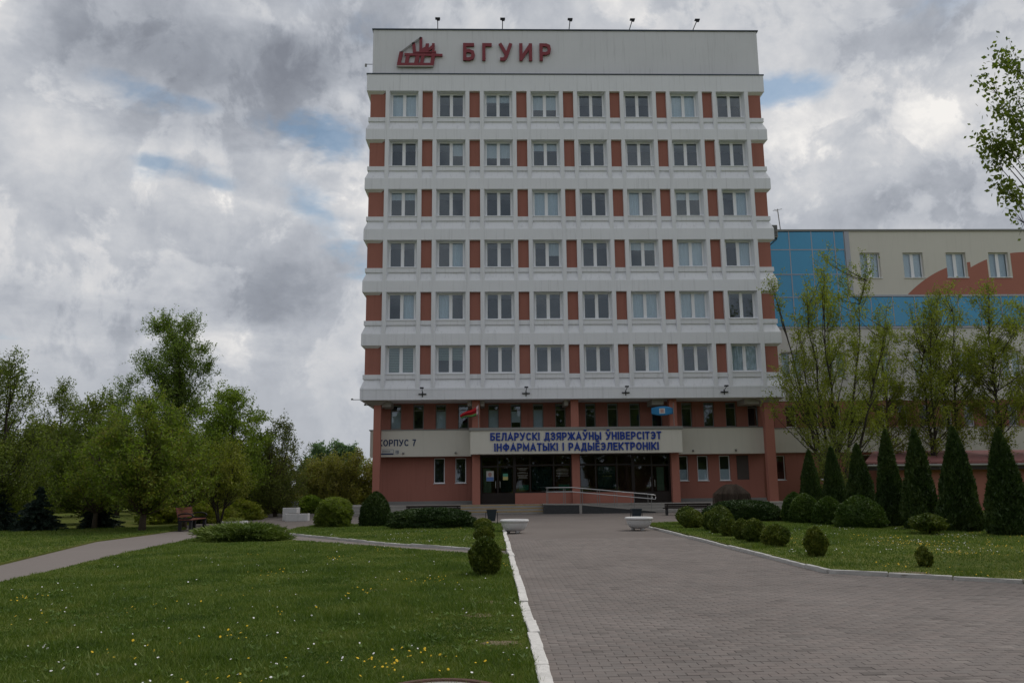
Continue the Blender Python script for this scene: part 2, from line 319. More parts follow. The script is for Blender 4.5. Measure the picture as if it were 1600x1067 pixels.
# ------------------------------------------------------------------ mesh helpers
class MB:
    """collects boxes, prisms, tubes, lathes -> ONE mesh object"""
    def __init__(s): s.v = []; s.f = []; s.mi = []; s.cur = 0
    def add(s, v, f):
        o = len(s.v); s.v += [tuple(p) for p in v]; s.f += [tuple(i + o for i in q) for q in f]; s.mi += [s.cur] * len(f); return s
    def box(s, x0, x1, y0, y1, z0, z1):
        return s.add([(x0, y0, z0), (x1, y0, z0), (x1, y1, z0), (x0, y1, z0), (x0, y0, z1), (x1, y0, z1), (x1, y1, z1), (x0, y1, z1)],
                     [(0, 3, 2, 1), (4, 5, 6, 7), (0, 1, 5, 4), (1, 2, 6, 5), (2, 3, 7, 6), (3, 0, 4, 7)])
    def prism(s, poly, z0, z1):
        """vertical prism over a CCW outline in XY"""
        n = len(poly)
        return s.add([(x, y, z0) for x, y in poly] + [(x, y, z1) for x, y in poly],
                     [tuple(range(n))[::-1], tuple(range(n, 2 * n))] + [(i, (i + 1) % n, n + (i + 1) % n, n + i) for i in range(n)])
    def prism_y(s, poly, y0, y1):
        """prism over an outline in XZ (front face at y0)"""
        n = len(poly)
        return s.add([(x, y0, z) for x, z in poly] + [(x, y1, z) for x, z in poly],
                     [tuple(range(n)), tuple(range(n, 2 * n))[::-1]] + [((i + 1) % n, i, n + i, n + (i + 1) % n) for i in range(n)])
    def rings(s, rings, cap=True):
        n = len(rings[0]); v = [p for r in rings for p in r]; f = []
        for k in range(len(rings) - 1):
            for i in range(n): f.append((k * n + i, k * n + (i + 1) % n, (k + 1) * n + (i + 1) % n, (k + 1) * n + i))
        if cap: f.append(tuple(range(n))[::-1]); f.append(tuple(range((len(rings) - 1) * n, len(rings) * n)))
        return s.add(v, f)
    def rectloft(s, x0, x1, y0, y1, prof):
        """rectangle swelling outward by o at height z, from the bottom upward"""
        return s.rings([[(x0 - o, y0 - o, z), (x1 + o, y0 - o, z), (x1 + o, y1 + o, z), (x0 - o, y1 + o, z)] for o, z in prof])
    def lathe(s, prof, n=20, cx=0, cy=0, cap=True):
        return s.rings([[(cx + r * math.cos(2 * PI * i / n), cy + r * math.sin(2 * PI * i / n), z) for i in range(n)] for r, z in prof], cap)
    def tube(s, pts, rad, n=6, cap=True):
        pts = [Vector(p) for p in pts]
        if not hasattr(rad, '__len__'): rad = [rad] * len(pts)
        rings = []
        for i, p in enumerate(pts):
            d = (pts[min(i + 1, len(pts) - 1)] - pts[max(i - 1, 0)]).normalized()
            a = d.orthogonal().normalized() if i == 0 else (a - d * a.dot(d)).normalized()
            b = d.cross(a)
            rings.append([tuple(p + (a * math.cos(2 * PI * k / n) + b * math.sin(2 * PI * k / n)) * rad[i]) for k in range(n)])
        return s.rings(rings, cap)
    def ball(s, c, r, n=10, m=6, sz=1.):
        return s.lathe([(c and 0 or 0) or (max(r * math.sin(PI * k / m), .0005), c[2] - r * sz * math.cos(PI * k / m)) for k in range(m + 1)], n, c[0], c[1])
    def mesh(s, name, mats, smooth=False):
        me = bpy.data.meshes.new(name); me.from_pydata(s.v, [], s.f)
        mats = mats if isinstance(mats, (list, tuple)) else [mats]
        for m in mats: me.materials.append(M[m])
        if len(mats) > 1: me.polygons.foreach_set('material_index', s.mi)
        if smooth: me.polygons.foreach_set('use_smooth', [True] * len(me.polygons))
        me.validate(); me.update(); return me
    def build(s, name, mats, parent=None, smooth=False, bevel=0., loc=None):
        o = bpy.data.objects.new(name, s.mesh(name, mats, smooth)); COL.objects.link(o)
        if parent: o.parent = parent
        if loc: o.location = loc
        if bevel:
            b = o.modifiers.new('bevel', 'BEVEL'); b.width = bevel; b.segments = 2; b.limit_method = 'ANGLE'; b.angle_limit = R_(40)
        return o

def np_mesh(name, V, F, mats, parent=None, smooth=False):
    """V (n,3) floats, F (m,k) ints, equal-sided faces, fast"""
    me = bpy.data.meshes.new(name); V = np.asarray(V, np.float32); F = np.asarray(F, np.int32); k = F.shape[1]
    me.vertices.add(len(V)); me.vertices.foreach_set('co', V.ravel())
    me.loops.add(F.size); me.loops.foreach_set('vertex_index', F.ravel())
    me.polygons.add(len(F)); me.polygons.foreach_set('loop_start', np.arange(0, F.size, k, dtype=np.int32))
    me.polygons.foreach_set('loop_total', np.full(len(F), k, np.int32))
    me.materials.append(M[mats]); me.update(calc_edges=True)
    if smooth: me.polygons.foreach_set('use_smooth', [True] * len(F))
    o = bpy.data.objects.new(name, me); COL.objects.link(o)
    if parent: o.parent = parent
    return o

def tag(o, label=None, cat=None, group=None, kind=None):
    if label: o['label'] = label
    if cat: o['category'] = cat
    if group: o['group'] = group
    if kind: o['kind'] = kind
    return o
def thing(name, label, cat, loc=(0, 0, 0), group=None, rz=0):
    o = bpy.data.objects.new(name, None); COL.objects.link(o); o.location = loc; o.rotation_euler.z = rz
    o.empty_display_size = .3
    return tag(o, label, cat, group)
def dup(o, parent=None, loc=None, name=None):
    c = o.copy(); COL.objects.link(c)
    if parent is not None: c.parent = parent
    if loc is not None: c.location = loc
    return c
def dup_tree(o, parent=None, loc=None):
    c = dup(o, parent, loc)
    for ch in list(o.children): dup_tree(ch, c)
    return c
def struct(name, mb, mats, label=None, **k):
    o = mb.build(name, mats, **k); o['kind'] = 'structure'
    if label: o['label'] = label
    return o

def _oval(x0, x1, y0, y1, n=16): return [((x0 + x1) / 2 + (x1 - x0) / 2 * math.cos(2 * PI * i / n), (y0 + y1) / 2 + (y1 - y0) / 2 * math.sin(2 * PI * i / n)) for i in range(n)] + ['closed']
_C = [(1, .80), (.84, .95), (.5, 1), (.16, .9), (0, .5), (.16, .1), (.5, 0), (.84, .05), (1, .20)]
_U = [[(0, 1), (.56, .34)], [(1, 1), (.56, .18), (.36, 0), (.1, 0)]]
GLYPH = {   # advance width and pen strokes of each capital in a unit square
    'І': (.2, [[(0, 0), (0, 1)]]), 'Б': (.64, [[(0, 0), (0, 1), (.92, 1)], [(.1, .57), (.55, .57), (.9, .49), (1, .28), (.9, .08), (.55, 0), (.1, 0)]]),
    'Е': (.57, [[(1, 1), (0, 1), (0, 0), (1, 0)], [(.1, .52), (.9, .52)]]), 'Л': (.72, [[(0, 0), (.16, .1), (.28, .5), (.3, 1), (1, 1), (1, 0)]]),
    'А': (.76, [[(0, 0), (.5, 1), (1, 0)], [(.26, .28), (.74, .28)]]), 'Р': (.63, [[(0, 0), (0, 1)], [(.1, 1), (.6, 1), (.92, .92), (1, .70), (.92, .48), (.6, .40), (.1, .40)]]),
    'У': (.70, _U), 'Ў': (.70, _U + [[(.28, 1.44), (.4, 1.33), (.6, 1.33), (.72, 1.44)]]), 'С': (.69, [_C]), 'К': (.68, [[(0, 0), (0, 1)], [(1, 1), (.28, .5), (1, 0)]]),
    'Д': (.76, [[(0, -.16), (0, 0), (1, 0), (1, -.16)], [(.18, .1), (.3, .4), (.34, 1), (.84, 1), (.84, .1)]]),
    'З': (.61, [[(0, .86), (.3, 1), (.7, 1), (.95, .88), (.95, .66), (.68, .52), (.3, .52)], [(.6, .52), (1, .36), (1, .14), (.7, 0), (.3, 0), (0, .14)]]),
    'Я': (.65, [[(1, 0), (1, 1)], [(.9, 1), (.4, 1), (.08, .92), (0, .71), (.08, .50), (.4, .42), (.9, .42)], [(.5, .4), (0, 0)]]),
    'Ж': (.98, [[(.5, 0), (.5, 1)], [(0, 1), (.36, .5), (0, 0)], [(1, 1), (.64, .5), (1, 0)]]), 'Н': (.67, [[(0, 0), (0, 1)], [(1, 0), (1, 1)], [(.1, .5), (.9, .5)]]),
    'Ы': (.87, [[(0, 1), (0, 0)], [(.1, 0), (.36, 0), (.56, .08), (.62, .28), (.56, .48), (.36, .56), (.1, .56)], [(1, 0), (1, 1)]]),
    'В': (.65, [[(0, 0), (0, 1)], [(.1, 1), (.6, 1), (.9, .9), (.9, .64), (.6, .53), (.1, .53)], [(.1, 0), (.65, 0), (1, .12), (1, .38), (.7, .52)]]),
    'Э': (.68, [[(1 - x, z) for x, z in _C], [(.36, .5), (.9, .5)]]), 'Т': (.62, [[(0, 1), (1, 1)], [(.5, .9), (.5, 0)]]), 'О': (.75, [_oval(0, 1, 0, 1)]),
    'Ф': (.86, [[(.5, -.02), (.5, 1.02)], _oval(0, 1, .14, .86)]), 'М': (.83, [[(0, 0), (0, 1), (.5, .2), (1, 1), (1, 0)]]), 'Г': (.52, [[(1, 1), (0, 1), (0, 0)]]),
    'И': (.70, [[(0, 1), (0, 0)], [(.06, .06), (.94, .94)], [(1, 1), (1, 0)]]), 'П': (.67, [[(0, 0), (0, 1), (1, 1), (1, 0)]]), '7': (.54, [[(0, 1), (1, 1), (.42, .35), (.3, 0)]]), ' ': (.34, [])}
GLYPH['Ё'] = (GLYPH['Е'][0], GLYPH['Е'][1] + [[(.2, 1.36), (.24, 1.36)], [(.76, 1.36), (.8, 1.36)]])
def ribbon(mb, pts, w, y0, y1, ext=True):
    """flat pen stroke of width w through 2D points, mitred, given depth"""
    closed = pts[-1] == 'closed'; P = [Vector(p) for p in pts if p != 'closed']; n = len(P)
    if ext and not closed and n < 9:
        P[0] = P[0] + (P[0] - P[1]).normalized() * w / 2; P[-1] = P[-1] + (P[-1] - P[-2]).normalized() * w / 2
    L, R = [], []
    for i, p in enumerate(P):
        a = P[i - 1] if (i > 0 or closed) else None; c = P[(i + 1) % n] if (i < n - 1 or closed) else None
        d1 = (p - a).normalized() if a is not None else None; d2 = (c - p).normalized() if c is not None else None
        d1 = d1 or d2; d2 = d2 or d1
        n1, n2 = Vector((-d1.y, d1.x)), Vector((-d2.y, d2.x)); m = (n1 + n2).normalized(); k = min(1 / max(m.dot(n1), .35), 2.4)
        L.append(p + m * k * w / 2); R.append(p - m * k * w / 2)
    v = [(q.x, y0, q.y) for q in L] + [(q.x, y0, q.y) for q in R] + [(q.x, y1, q.y) for q in L] + [(q.x, y1, q.y) for q in R]; f = []
    for i in range(n if closed else n - 1):
        j = (i + 1) % n; f += [(n + i, n + j, j, i), (i, j, 2 * n + j, 2 * n + i), (n + j, n + i, 3 * n + i, 3 * n + j)]
    if not closed: f += [(0, 2 * n, 3 * n, n), (n - 1, 2 * n - 1, 4 * n - 1, 3 * n - 1)]
    mb.add(v, f)
def letters(txt, mat, parent, x0, x1, z0, z1, y, depth, bold=.2, gap=.13):
    """one mesh per character on the XZ plane, front at y, fitted to x0..x1 and cap height z0..z1"""
    H = z1 - z0; tot = sum(GLYPH[c][0] for c in txt) + gap * (len(txt) - 1); sx = (x1 - x0) / tot; x = x0
    for ch in txt:
        w, S = GLYPH[ch]; w *= sx
        if S:
            mb = MB(); t = bold * H; tx = min(t, w)
            for k, st in enumerate(S):
                Q = [q if q == 'closed' else (tx / 2 + q[0] * (w - tx) - w / 2, t / 2 + q[1] * (H - t)) for q in st]
                ribbon(mb, Q, t, k * .003, depth + k * .003)
            o = mb.build('letter', mat, parent); o.location = Vector((x + w / 2, y, z0)) - parent.location
        x += w + gap * sx

# ------------------------------------------------------------------ ground
KX = .45      # left kerb line, plaza begins
g = MB(); g.add([(-700, -300, -.03), (700, -300, -.03), (700, 900, -.03), (-700, 900, -.03)], [(0, 1, 2, 3)])
ground = struct('ground', g, 'lawn', 'open grassy ground reaching the horizon')
pz = MB()
def flat(mb, poly, z): mb.add([(x, y, z) for x, y in poly], [tuple(range(len(poly)))])
flat(pz, [(KX, -12), (6.1, -12), (6.1, 33.2), (KX, 33.2)], 0)
flat(pz, [(6.1, -12), (22, -12), (22, 3.0), (8.51, 13.06), (6.1, 14.86)], 0)
flat(pz, [(-13.6, 33.2), (16, 33.2), (16, 60), (-13.6, 60)], 0)
plaza = struct('plaza', pz, 'paving', 'pinkish grey block paved approach and forecourt')
pa = MB()
flat(pa, [(-10.2, 2), (-7.3, 2), (-8.59, 14.74), (-9.24, 21.23), (-9.61, 28.45), (-9.0, 33.2), (-12.2, 33.2), (-12.2, 29.5), (-12.4, 26.16), (-10.83, 18.51)], .012)
flat(pa, [(-9.58, 28.0), (-7.2, 26.2), (-7.0, 28.6), (-7.7, 31), (-7.7, 33.2), (-8.95, 33.2), (-9.58, 28.5)], .008)
flat(pa, [(-7.2, 26.2), (-6.12, 25.32), (-2.83, 21.84), (-.5, 19.7), (.40, 19.2), (.40, 20.8), (-.53, 21.1), (-3.05, 23.5), (-6.95, 28.6), (-7.0, 28.6)], .004)
path = struct('path', pa, 'path', 'narrow paved footpaths between the lawns')

LAWN_Z = .055
L1 = [(.40, -2), (.40, 19.2), (-.5, 19.7), (-2.83, 21.84), (-6.12, 25.32), (-7.2, 26.2), (-9.58, 28.0), (-9.24, 21.23), (-8.59, 14.74), (-7.3, 2), (-7.0, -2)]
L2 = [(.40, 20.8), (.40, 34.2), (-4.2, 35.0), (-7.4, 34.4), (-7.7, 31), (-6.95, 28.6), (-3.05, 23.5), (-.53, 21.1)]
L3 = [(-10.2, 2), (-10.83, 18.51), (-12.4, 26.16), (-12.2, 29.5), (-12.2, 33.2), (-13.7, 35), (-14.2, 41), (-13.6, 60), (-60, 60), (-60, 2)]
L4 = [(6.22, 33.0), (6.22, 14.93), (8.6, 13.15), (22.1, 3.1), (50, 3), (50, 46), (16, 46), (14.5, 40), (10, 36)]
lw = MB()
for L in (L1, L2, L3, L4): lw.prism(L if L is L3 else L, -.02, LAWN_Z)
lawn = struct('lawn', lw, 'lawn', 'mown spring lawns either side of the approach')
bm = bmesh.new(); bm.from_mesh(lawn.data); bmesh.ops.recalc_face_normals(bm, faces=bm.faces); bm.to_mesh(lawn.data); bm.free()

def inpoly(P, X, Y):
    r = np.zeros(len(X), bool); n = len(P)
    for i in range(n):
        x1, y1 = P[i]; x2, y2 = P[(i + 1) % n]
        c = ((y1 > Y) != (y2 > Y)) & (X < (x2 - x1) * (Y - y1) / ((y2 - y1) or 1e-9) + x1); r ^= c
    return r
def vis(X, Y, margin=.05):
    """inside the horizontal field of the view"""
    q = X / np.maximum(Y, .1)
    return (q > -.66 - margin) & (q < .70 + margin) & (Y > 6.4)

# kerbs, stone by stone
rng = random.Random(4)
def kerb(name, label, pts, w, h, mat, length, jit):
    k = bpy.data.objects.new(name, None); COL.objects.link(k); k['kind'] = 'structure'; k['label'] = label
    mb = MB(); mb.box(-length / 2 + .008, length / 2 - .008, -w / 2, w / 2, -.1, h); me = mb.mesh('kerb_stone', mat)
    bmx = bmesh.new(); bmx.from_mesh(me)
    bmesh.ops.subdivide_edges(bmx, edges=[e for e in bmx.edges if e.calc_length() > .5], cuts=4, use_grid_fill=True)
    bmesh.ops.bevel(bmx, geom=[e for e in bmx.edges if abs(e.calc_face_angle(0)) > .5], offset=.008, segments=1, affect='EDGES')
    for v in bmx.verts: v.co += Vector((0, rng.uniform(-1, 1) * .006, rng.uniform(-1, 1) * .003))
    bmx.to_mesh(me); bmx.free()
    for (ax, ay), (bx, by) in zip(pts[:-1], pts[1:]):
        L = math.hypot(bx - ax, by - ay); n = max(1, round(L / length)); a = math.atan2(by - ay, bx - ax)
        for i in range(n):
            t = (i + .5) / n; o = bpy.data.objects.new('kerb_stone', me); COL.objects.link(o); o.parent = k
            o.location = (ax + (bx - ax) * t - math.sin(a) * rng.uniform(-jit, jit), ay + (by - ay) * t + math.cos(a) * rng.uniform(-jit, jit), rng.uniform(-.012, .006))
            o.rotation_euler = (rng.uniform(-.04, .04), rng.uniform(-.006, .006), a + rng.uniform(-jit, jit) * .8 + (PI if rng.random() < .5 else 0)); o.scale.x = L / n / length
    return k
kerb('kerb', 'whitewashed kerb stones along the left edge of the approach', [(KX, 3.5), (KX, 28.8)], .12, .085, 'kerbw', .8, .012)
kerb('kerb', 'pale kerb stones along the right lawn bending at the plaza corner', [(5.85, 31.5), (6.12, 14.88), (8.53, 13.10), (15, 8.27)], .08, .075, 'kerbg', 1.0, .004)
kerb('kerb', 'thin pale kerb stones along the upper edge of the cross path', [(-.53, 21.12), (-3.05, 23.52), (-6.95, 28.62)], .07, .075, 'kerbg', 1.0, .004)

# pavers of the near plaza, block by block
def pavers():
    PX, PY = .2, .1; mb = MB(); g = .0026
    mb.add([(g, g, -.03), (PX - g, g, -.03), (PX - g, PY - g, -.03), (g, PY - g, -.03), (g, g, .004), (PX - g, g, .004), (PX - g, PY - g, .004), (g, PY - g, .004),
            (g + .004, g + .004, .007), (PX - g - .004, g + .004, .007), (PX - g - .004, PY - g - .004, .007), (g + .004, PY - g - .004, .007)],
           [(0, 1, 5, 4), (1, 2, 6, 5), (2, 3, 7, 6), (3, 0, 4, 7), (4, 5, 9, 8), (5, 6, 10, 9), (6, 7, 11, 10), (7, 4, 8, 11), (8, 9, 10, 11)])
    me = mb.mesh('paver', 'paver')
    rows = np.arange(64, 250)                    # y = row * .1
    XY = []
    for r in rows:
        off = .1 if r % 2 else 0.
        xs = np.arange(math.ceil((KX + .065) / .2) - 1, 70) * .2 + off
        XY.append(np.stack([xs, np.full(len(xs), r * .1)], 1))
    XY = np.concatenate(XY); X, Y = XY[:, 0], XY[:, 1]
    lim = np.where(Y > 14.8, 6.02, np.where(Y > 13.0, 6.08 + (14.86 - Y) * 1.33, 8.45 + (13.06 - Y) * 1.34)) - .2
    ok = (X > KX - .12) & (X < lim) & (X < .70 * Y + .2)
    XY = XY[ok]; d = XY[:, 1] + np.abs(XY[:, 0] - 3) * .02
    inn = (XY[:, 1] > 7.0)
    order = np.argsort(np.where(inn, d, d + 100)); near = order[:300]; rest = order[300:]
    pr = np.random.RandomState(5)
    for i in near:
        o = bpy.data.objects.new('paver', me); COL.objects.link(o); o.parent = plaza
        o.location = (XY[i, 0], XY[i, 1], pr.uniform(-.0025, .001)); o.rotation_euler = (pr.normal(0, .004), pr.normal(0, .004), pr.normal(0, .006))
    base = np.array([v.co[:] for v in me.vertices]); F = np.array([p.vertices[:] for p in me.polygons])
    n = len(rest); V = base[None] + np.zeros((n, 1, 1))
    V[:, :, 0] += XY[rest, 0, None] + (base[None, :, 1] - .05) * pr.normal(0, .006, (n, 1)); V[:, :, 1] += XY[rest, 1, None]; V[:, :, 2] += pr.uniform(-.0025, .001, (n, 1))
    FF = F[None] + (np.arange(n) * len(base))[:, None, None]
    o = np_mesh('paver', V.reshape(-1, 3), FF.reshape(-1, 4), 'paver', plaza); o['kind'] = 'stuff'
pavers()

# ------------------------------------------------------------------ main building
Y0 = 47.72            # front of the white floor bands
YW = Y0 + .22         # terracotta plane
FH = 3.302; Z1 = 26.49; XL, XR = -7.57, 17.61; YB = Y0 + 15.
XC = [-5.41 + 3 * k for k in range(8)]
bld = thing('office_building', 'eight storey white and terracotta office block with banded floors and a ground floor arcade', 'building', (0, 0, 0))

for r in range(6):                                     # bands below each row of windows
    h = Z1 - FH * r
    b = MB(); b.rectloft(XL, XR, YW, YB, [(.22, h - FH), (.22, h - 2.60), (.02, h - 2.09), (.02, h - 2.07), (.10, h - 2.03), (.10, h - 1.765)])
    o = b.build('floor_band', 'white', bld)
    if r == 5:
        e = MB(); e.rectloft(XL, XR, YW, YB, [(.235, h - 2.70), (.235, h - 2.66)]); e.build('drip_moulding', 'white', bld)
    for (a, c) in ((XL, -6.78), (16.78, XR)):            # chamfered haunch under the band ends
        q = MB(); q.rectloft(a, c, YW, YB, [(.0, h - FH - .15), (.215, h - FH - .002)]) if r < 5 else q.rectloft(a + .5 if a < 0 else a, c if a < 0 else c - .4, YW + .5, YB, [(.0, h - FH - .32), (.60, h - FH - .002)])
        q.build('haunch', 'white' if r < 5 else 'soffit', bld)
b = MB(); b.rectloft(XL, XR, YW, YB, [(.22, Z1), (.22, 27.62)]); b.build('floor_band', 'white', bld)
for (a, c) in ((XL, -6.78), (16.78, XR)):
    q = MB(); q.rectloft(a, c, YW, YB, [(.0, Z1 - .15), (.215, Z1 - .002)]); q.build('haunch', 'white', bld)
b = MB(); b.rectloft(XL, XR, YW, YB, [(.26, 27.62), (.26, 27.69)]); b.build('roof_flashing', 'flash', bld)
b = MB(); b.box(-7.53, 17.77, 48.22, YB - 1, 27.69, 31.02); b.build('parapet_wall', 'parapet', bld)
b = MB(); b.box(-7.60, 17.86, 48.15, YB - .9, 31.02, 31.10); b.build('parapet_flashing', 'flash', bld)
# core that closes the rooms behind the windows
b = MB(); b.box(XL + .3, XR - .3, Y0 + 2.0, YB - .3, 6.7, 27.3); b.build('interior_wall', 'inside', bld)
b = MB(); b.box(XL, XL + .25, Y0 + 1.2, YB - .02, 6.7, 27.0); b.box(XR - .25, XR, Y0 + 1.2, YB - .02, 6.7, 27.0); b.build('side_wall', 'terra', bld)

rib = MB(); WH = 2.60
rib.prism([(.925, Y0 + .003), (1.165, Y0 + .003), (1.165, YW + .3), (.81, Y0 + .50), (.81, Y0 + .44)], -WH, -.001)
rib_r = rib.mesh('pilaster', 'white')
rib = MB(); rib.prism([(-1.165, Y0 + .003), (-.925, Y0 + .003), (-.81, Y0 + .44), (-.81, Y0 + .50), (-1.165, YW + .3)], -WH, -.001)
rib_l = rib.mesh('pilaster', 'white')
b = MB(); b.box(-.335, .335, YW, YW + .3, -1.766, -.001); pan = b.mesh('wall_panel', 'terra')
b = MB(); b.box(XL, -6.574, YW, YW + 1.3, -1.766, -.001); pan_l = b.mesh('wall_panel', 'terra')
b = MB(); b.box(16.754, XR, YW, YW + 1.3, -1.766, -.001); pan_r = b.mesh('wall_panel', 'terra')
# window: plastic frame, two panes, sill; local origin at head centre
YG = Y0 + .42
b = MB(); b.box(-.815, .815, YG, YG + .07, -.10, -.002); b.box(-.815, .815, YG, YG + .07, -1.72, -1.60)
b.box(-.815, -.735, YG, YG + .07, -1.60, -.10); b.box(.735, .815, YG, YG + .07, -1.60, -.10); b.box(-.10, .10, YG - .01, YG + .07, -1.60, -.10)
win_me = b.mesh('window', 'pvc')
b = MB(); b.box(-.735, -.10, YG + .035, YG + .045, -1.60, -.10); pane_l = b.mesh('pane', 'pane')
b = MB(); b.box(.10, .735, YG + .035, YG + .045, -1.60, -.10); pane_r = b.mesh('pane', 'pane')
b = MB(); b.box(-.92, .92, Y0 + .08, YG + .02, -1.765 + .004, -1.722); sill_me = b.mesh('sill', 'pvc')
b = MB(); b.box(-.92, .92, Y0 + .02, Y0 + .085, -1.80, -1.72); sill_me2 = b
def curtain_mesh(x0, x1, z0, z1, mat, slats=False):
    b = MB()
    if slats:
        n = int((z1 - z0) / .10)
        for i in range(n):
            z = z0 + (z1 - z0) * i / n; b.add([(x0, YG + .14, z), (x1, YG + .14, z), (x1, YG + .11, z + .075), (x0, YG + .11, z + .075)], [(0, 1, 2, 3)])
    else:
        n = 14; top = []
        for i in range(n + 1):
            x = x0 + (x1 - x0) * i / n; y = YG + .13 + (.02 if i % 2 else -.01); top.append((x, y))
        v = [(x, y, z0) for x, y in top] + [(x, y, z1) for x, y in top]
        b.add(v, [(i, i + 1, n + 2 + i, n + 1 + i) for i in range(n)])
    return b.mesh('curtain' if not slats else 'blind', mat)
CU = {'L': curtain_mesh(-.78, -.05, -1.66, -.04, 'curtain'), 'R': curtain_mesh(.05, .78, -1.66, -.04, 'curtain'), 'B': curtain_mesh(-.78, .78, -1.66, -.04, 'curtain'),
      'l': curtain_mesh(-.78, -.05, -.85, -.04, 'blind'), 'r': curtain_mesh(.05, .78, -.9, -.04, 'blind'), 'b': curtain_mesh(-.78, .78, -.55, -.04, 'blind'), 'm': curtain_mesh(-.78, .78, -1.05, -.04, 'blind'),
      's': curtain_mesh(-.78, .78, -1.66, -.04, 'greenblind', True), 't': curtain_mesh(-.78, .78, -.85, -.04, 'greenblind', True)}
# what hangs in each window, row by row, column by column
HANG = ['B|.|b|m|.|.|B|.', '.|r|m|b|.|.|.|.', 'b|.|.|B|.|L|b|R', '.|R|.|r|.|b|B|R', 'R|L|.|.|.|B|B|.', 's|t|.|.|.|R|.|B']
KEY = {'B': 'B', 'b': 'b', 'm': 'm', 'L': 'L', 'R': 'R', 'r': 'r', 'l': 'l', 's': 's', 't': 't'}
def obj(name, me, parent, loc=(0, 0, 0)):
    o = bpy.data.objects.new(name, me); COL.objects.link(o); o.parent = parent; o.location = loc; return o
for r in range(6):
    h = Z1 - FH * r; hang = HANG[r].split('|')
    obj('wall_panel', pan_l, bld, (0, 0, h)); obj('wall_panel', pan_r, bld, (0, 0, h))
    for k, x in enumerate(XC):
        obj('pilaster', rib_l, bld, (x, 0, h)); obj('pilaster', rib_r, bld, (x, 0, h))
        if k < 7: obj('wall_panel', pan, bld, (x + 1.5, 0, h))
        w = obj('window', win_me, bld, (x, 0, h))
        obj('pane', pane_l, w); obj('pane', pane_r, w); obj('sill', sill_me, w)
        c = KEY.get(hang[k])
        if c: obj('blind' if c in 'stlrbm' else 'curtain', CU[c], w)

# ---- ground floor and mezzanine
YG0 = Y0 + 2.30       # rear wall of the arcade
YC = Y0 + 1.54        # front of the beige course
KS = (YG0 - 0.) / (Y0 + 1.7)
def holed_wall(x0, x1, z0, z1, y, thick, holes, mb=None):
    """wall in the XZ plane with real openings and reveals"""
    mb = mb or MB(); xs = sorted({x0, x1, *[a for h in holes for a in h[:2]]}); zs = sorted({z0, z1, *[a for h in holes for a in h[2:]]})
    for i in range(len(xs) - 1):
        for j in range(len(zs) - 1):
            cx, cz = (xs[i] + xs[i + 1]) / 2, (zs[j] + zs[j + 1]) / 2
            if any(a < cx < b and c < cz < d for a, b, c, d in holes): continue
            mb.add([(xs[i], y, zs[j]), (xs[i + 1], y, zs[j]), (xs[i + 1], y, zs[j + 1]), (xs[i], y, zs[j + 1])], [(0, 1, 2, 3)])
    for a, b_, c, d in holes:
        mb.add([(a, y, c), (b_, y, c), (b_, y, d), (a, y, d), (a, y + thick, c), (b_, y + thick, c), (b_, y + thick, d), (a, y + thick, d)],
               [(0, 4, 5, 1), (1, 5, 6, 2), (2, 6, 7, 3), (3, 7, 4, 0)])
    return mb
def slim_window(parent, x, z0, z1, w, y, mat='pvc', transom=None, shade=None, sill=True):
    b = MB(); f = .05; a, c = x - w / 2, x + w / 2
    b.box(a, c, y, y + .06, z1 - f, z1); b.box(a, c, y, y + .06, z0, z0 + f); b.box(a, a + f, y, y + .06, z0 + f, z1 - f); b.box(c - f, c, y, y + .06, z0 + f, z1 - f)
    if transom: b.box(a + f, c - f, y, y + .06, transom - .025, transom + .025)
    o = b.build('window', mat, parent)
    p = MB(); p.box(a + f, c - f, y + .025, y + .035, z0 + f, z1 - f); p.build('pane', 'pane', o)
    if sill: s = MB(); s.box(a - .04, c + .04, y - .16, y + .01, z0 - .035, z0 - .002); s.build('sill', 'pvc', o)
    if shade: s = MB(); s.box(a + .03, c - .03, y + .12, y + .13, z0 + shade[0] * (z1 - z0), z0 + shade[1] * (z1 - z0)); s.build('blind', 'curtain', o)
    return o
up = [(-5.82 + 6.0 * bay + 1.38 * j) * KS for bay in range(4) for j in range(4)]
low = [x * KS for x in (-3.14, -1.84, 11.78, 13.02, 14.38)]
holes = [(x - .33, x + .33, 5.08, 6.62) for x in up] + [(x - .34, x + .34, 1.76, 3.30) for x in low] + [(15.30, 16.06, 1.80, 3.30)]
b = holed_wall(-6.85, 17.0, .70, 6.70, YG0, .25, holes); b.box(-6.85, -6.8, YG0, YB - .1, .7, 6.7); b.box(16.95, 17.0, YG0 + .002, YB - .1, .7, 6.7)
b.build('wall', 'terra', bld)
b = MB(); b.box(-6.9, 17.05, YG0 - .03, YG0 + .3, .40, .70); b.build('plinth', 'plinth', bld)
SH = [(.0, .7), None, (.0, .72), None, (.0, .75), (.25, .7), (0., .78), None] + [None] * 8
for i, x in enumerate(up): slim_window(bld, x, 5.09, 6.61, .64, YG0 + .10, 'capgrey', 6.25, SH[i], False)
for x in low: slim_window(bld, x, 1.77, 3.29, .66, YG0 + .10, 'pvc', None, (.0, .45) if x > 10 else None)
b = MB(); b.box(15.30, 16.06, YG0 + .06, YG0 + .1, 1.80, 3.30)
for i in range(11): b.box(15.34, 16.02, YG0 + .045, YG0 + .06, 1.86 + i * .13, 1.92 + i * .13)
b.build('vent_panel', 'paneldark', bld)
# beige string course with a thin drip edge
for a_ in ((-7.35, -1.2, YC, YG0 - .003), (-7.35, -6.86, YG0, YB - 1), (11.36, 16.95, YC, YG0 - .003)): b = MB(); b.box(*a_, 3.38, 4.96); b.build('string_course', 'beige', bld)
for a_ in ((-7.42, -1.2), (11.36, 16.97)): b = MB(); b.box(*a_, YC - .04, YG0 - .003, 4.96, 5.02); b.build('course_flashing', 'capgrey', bld)
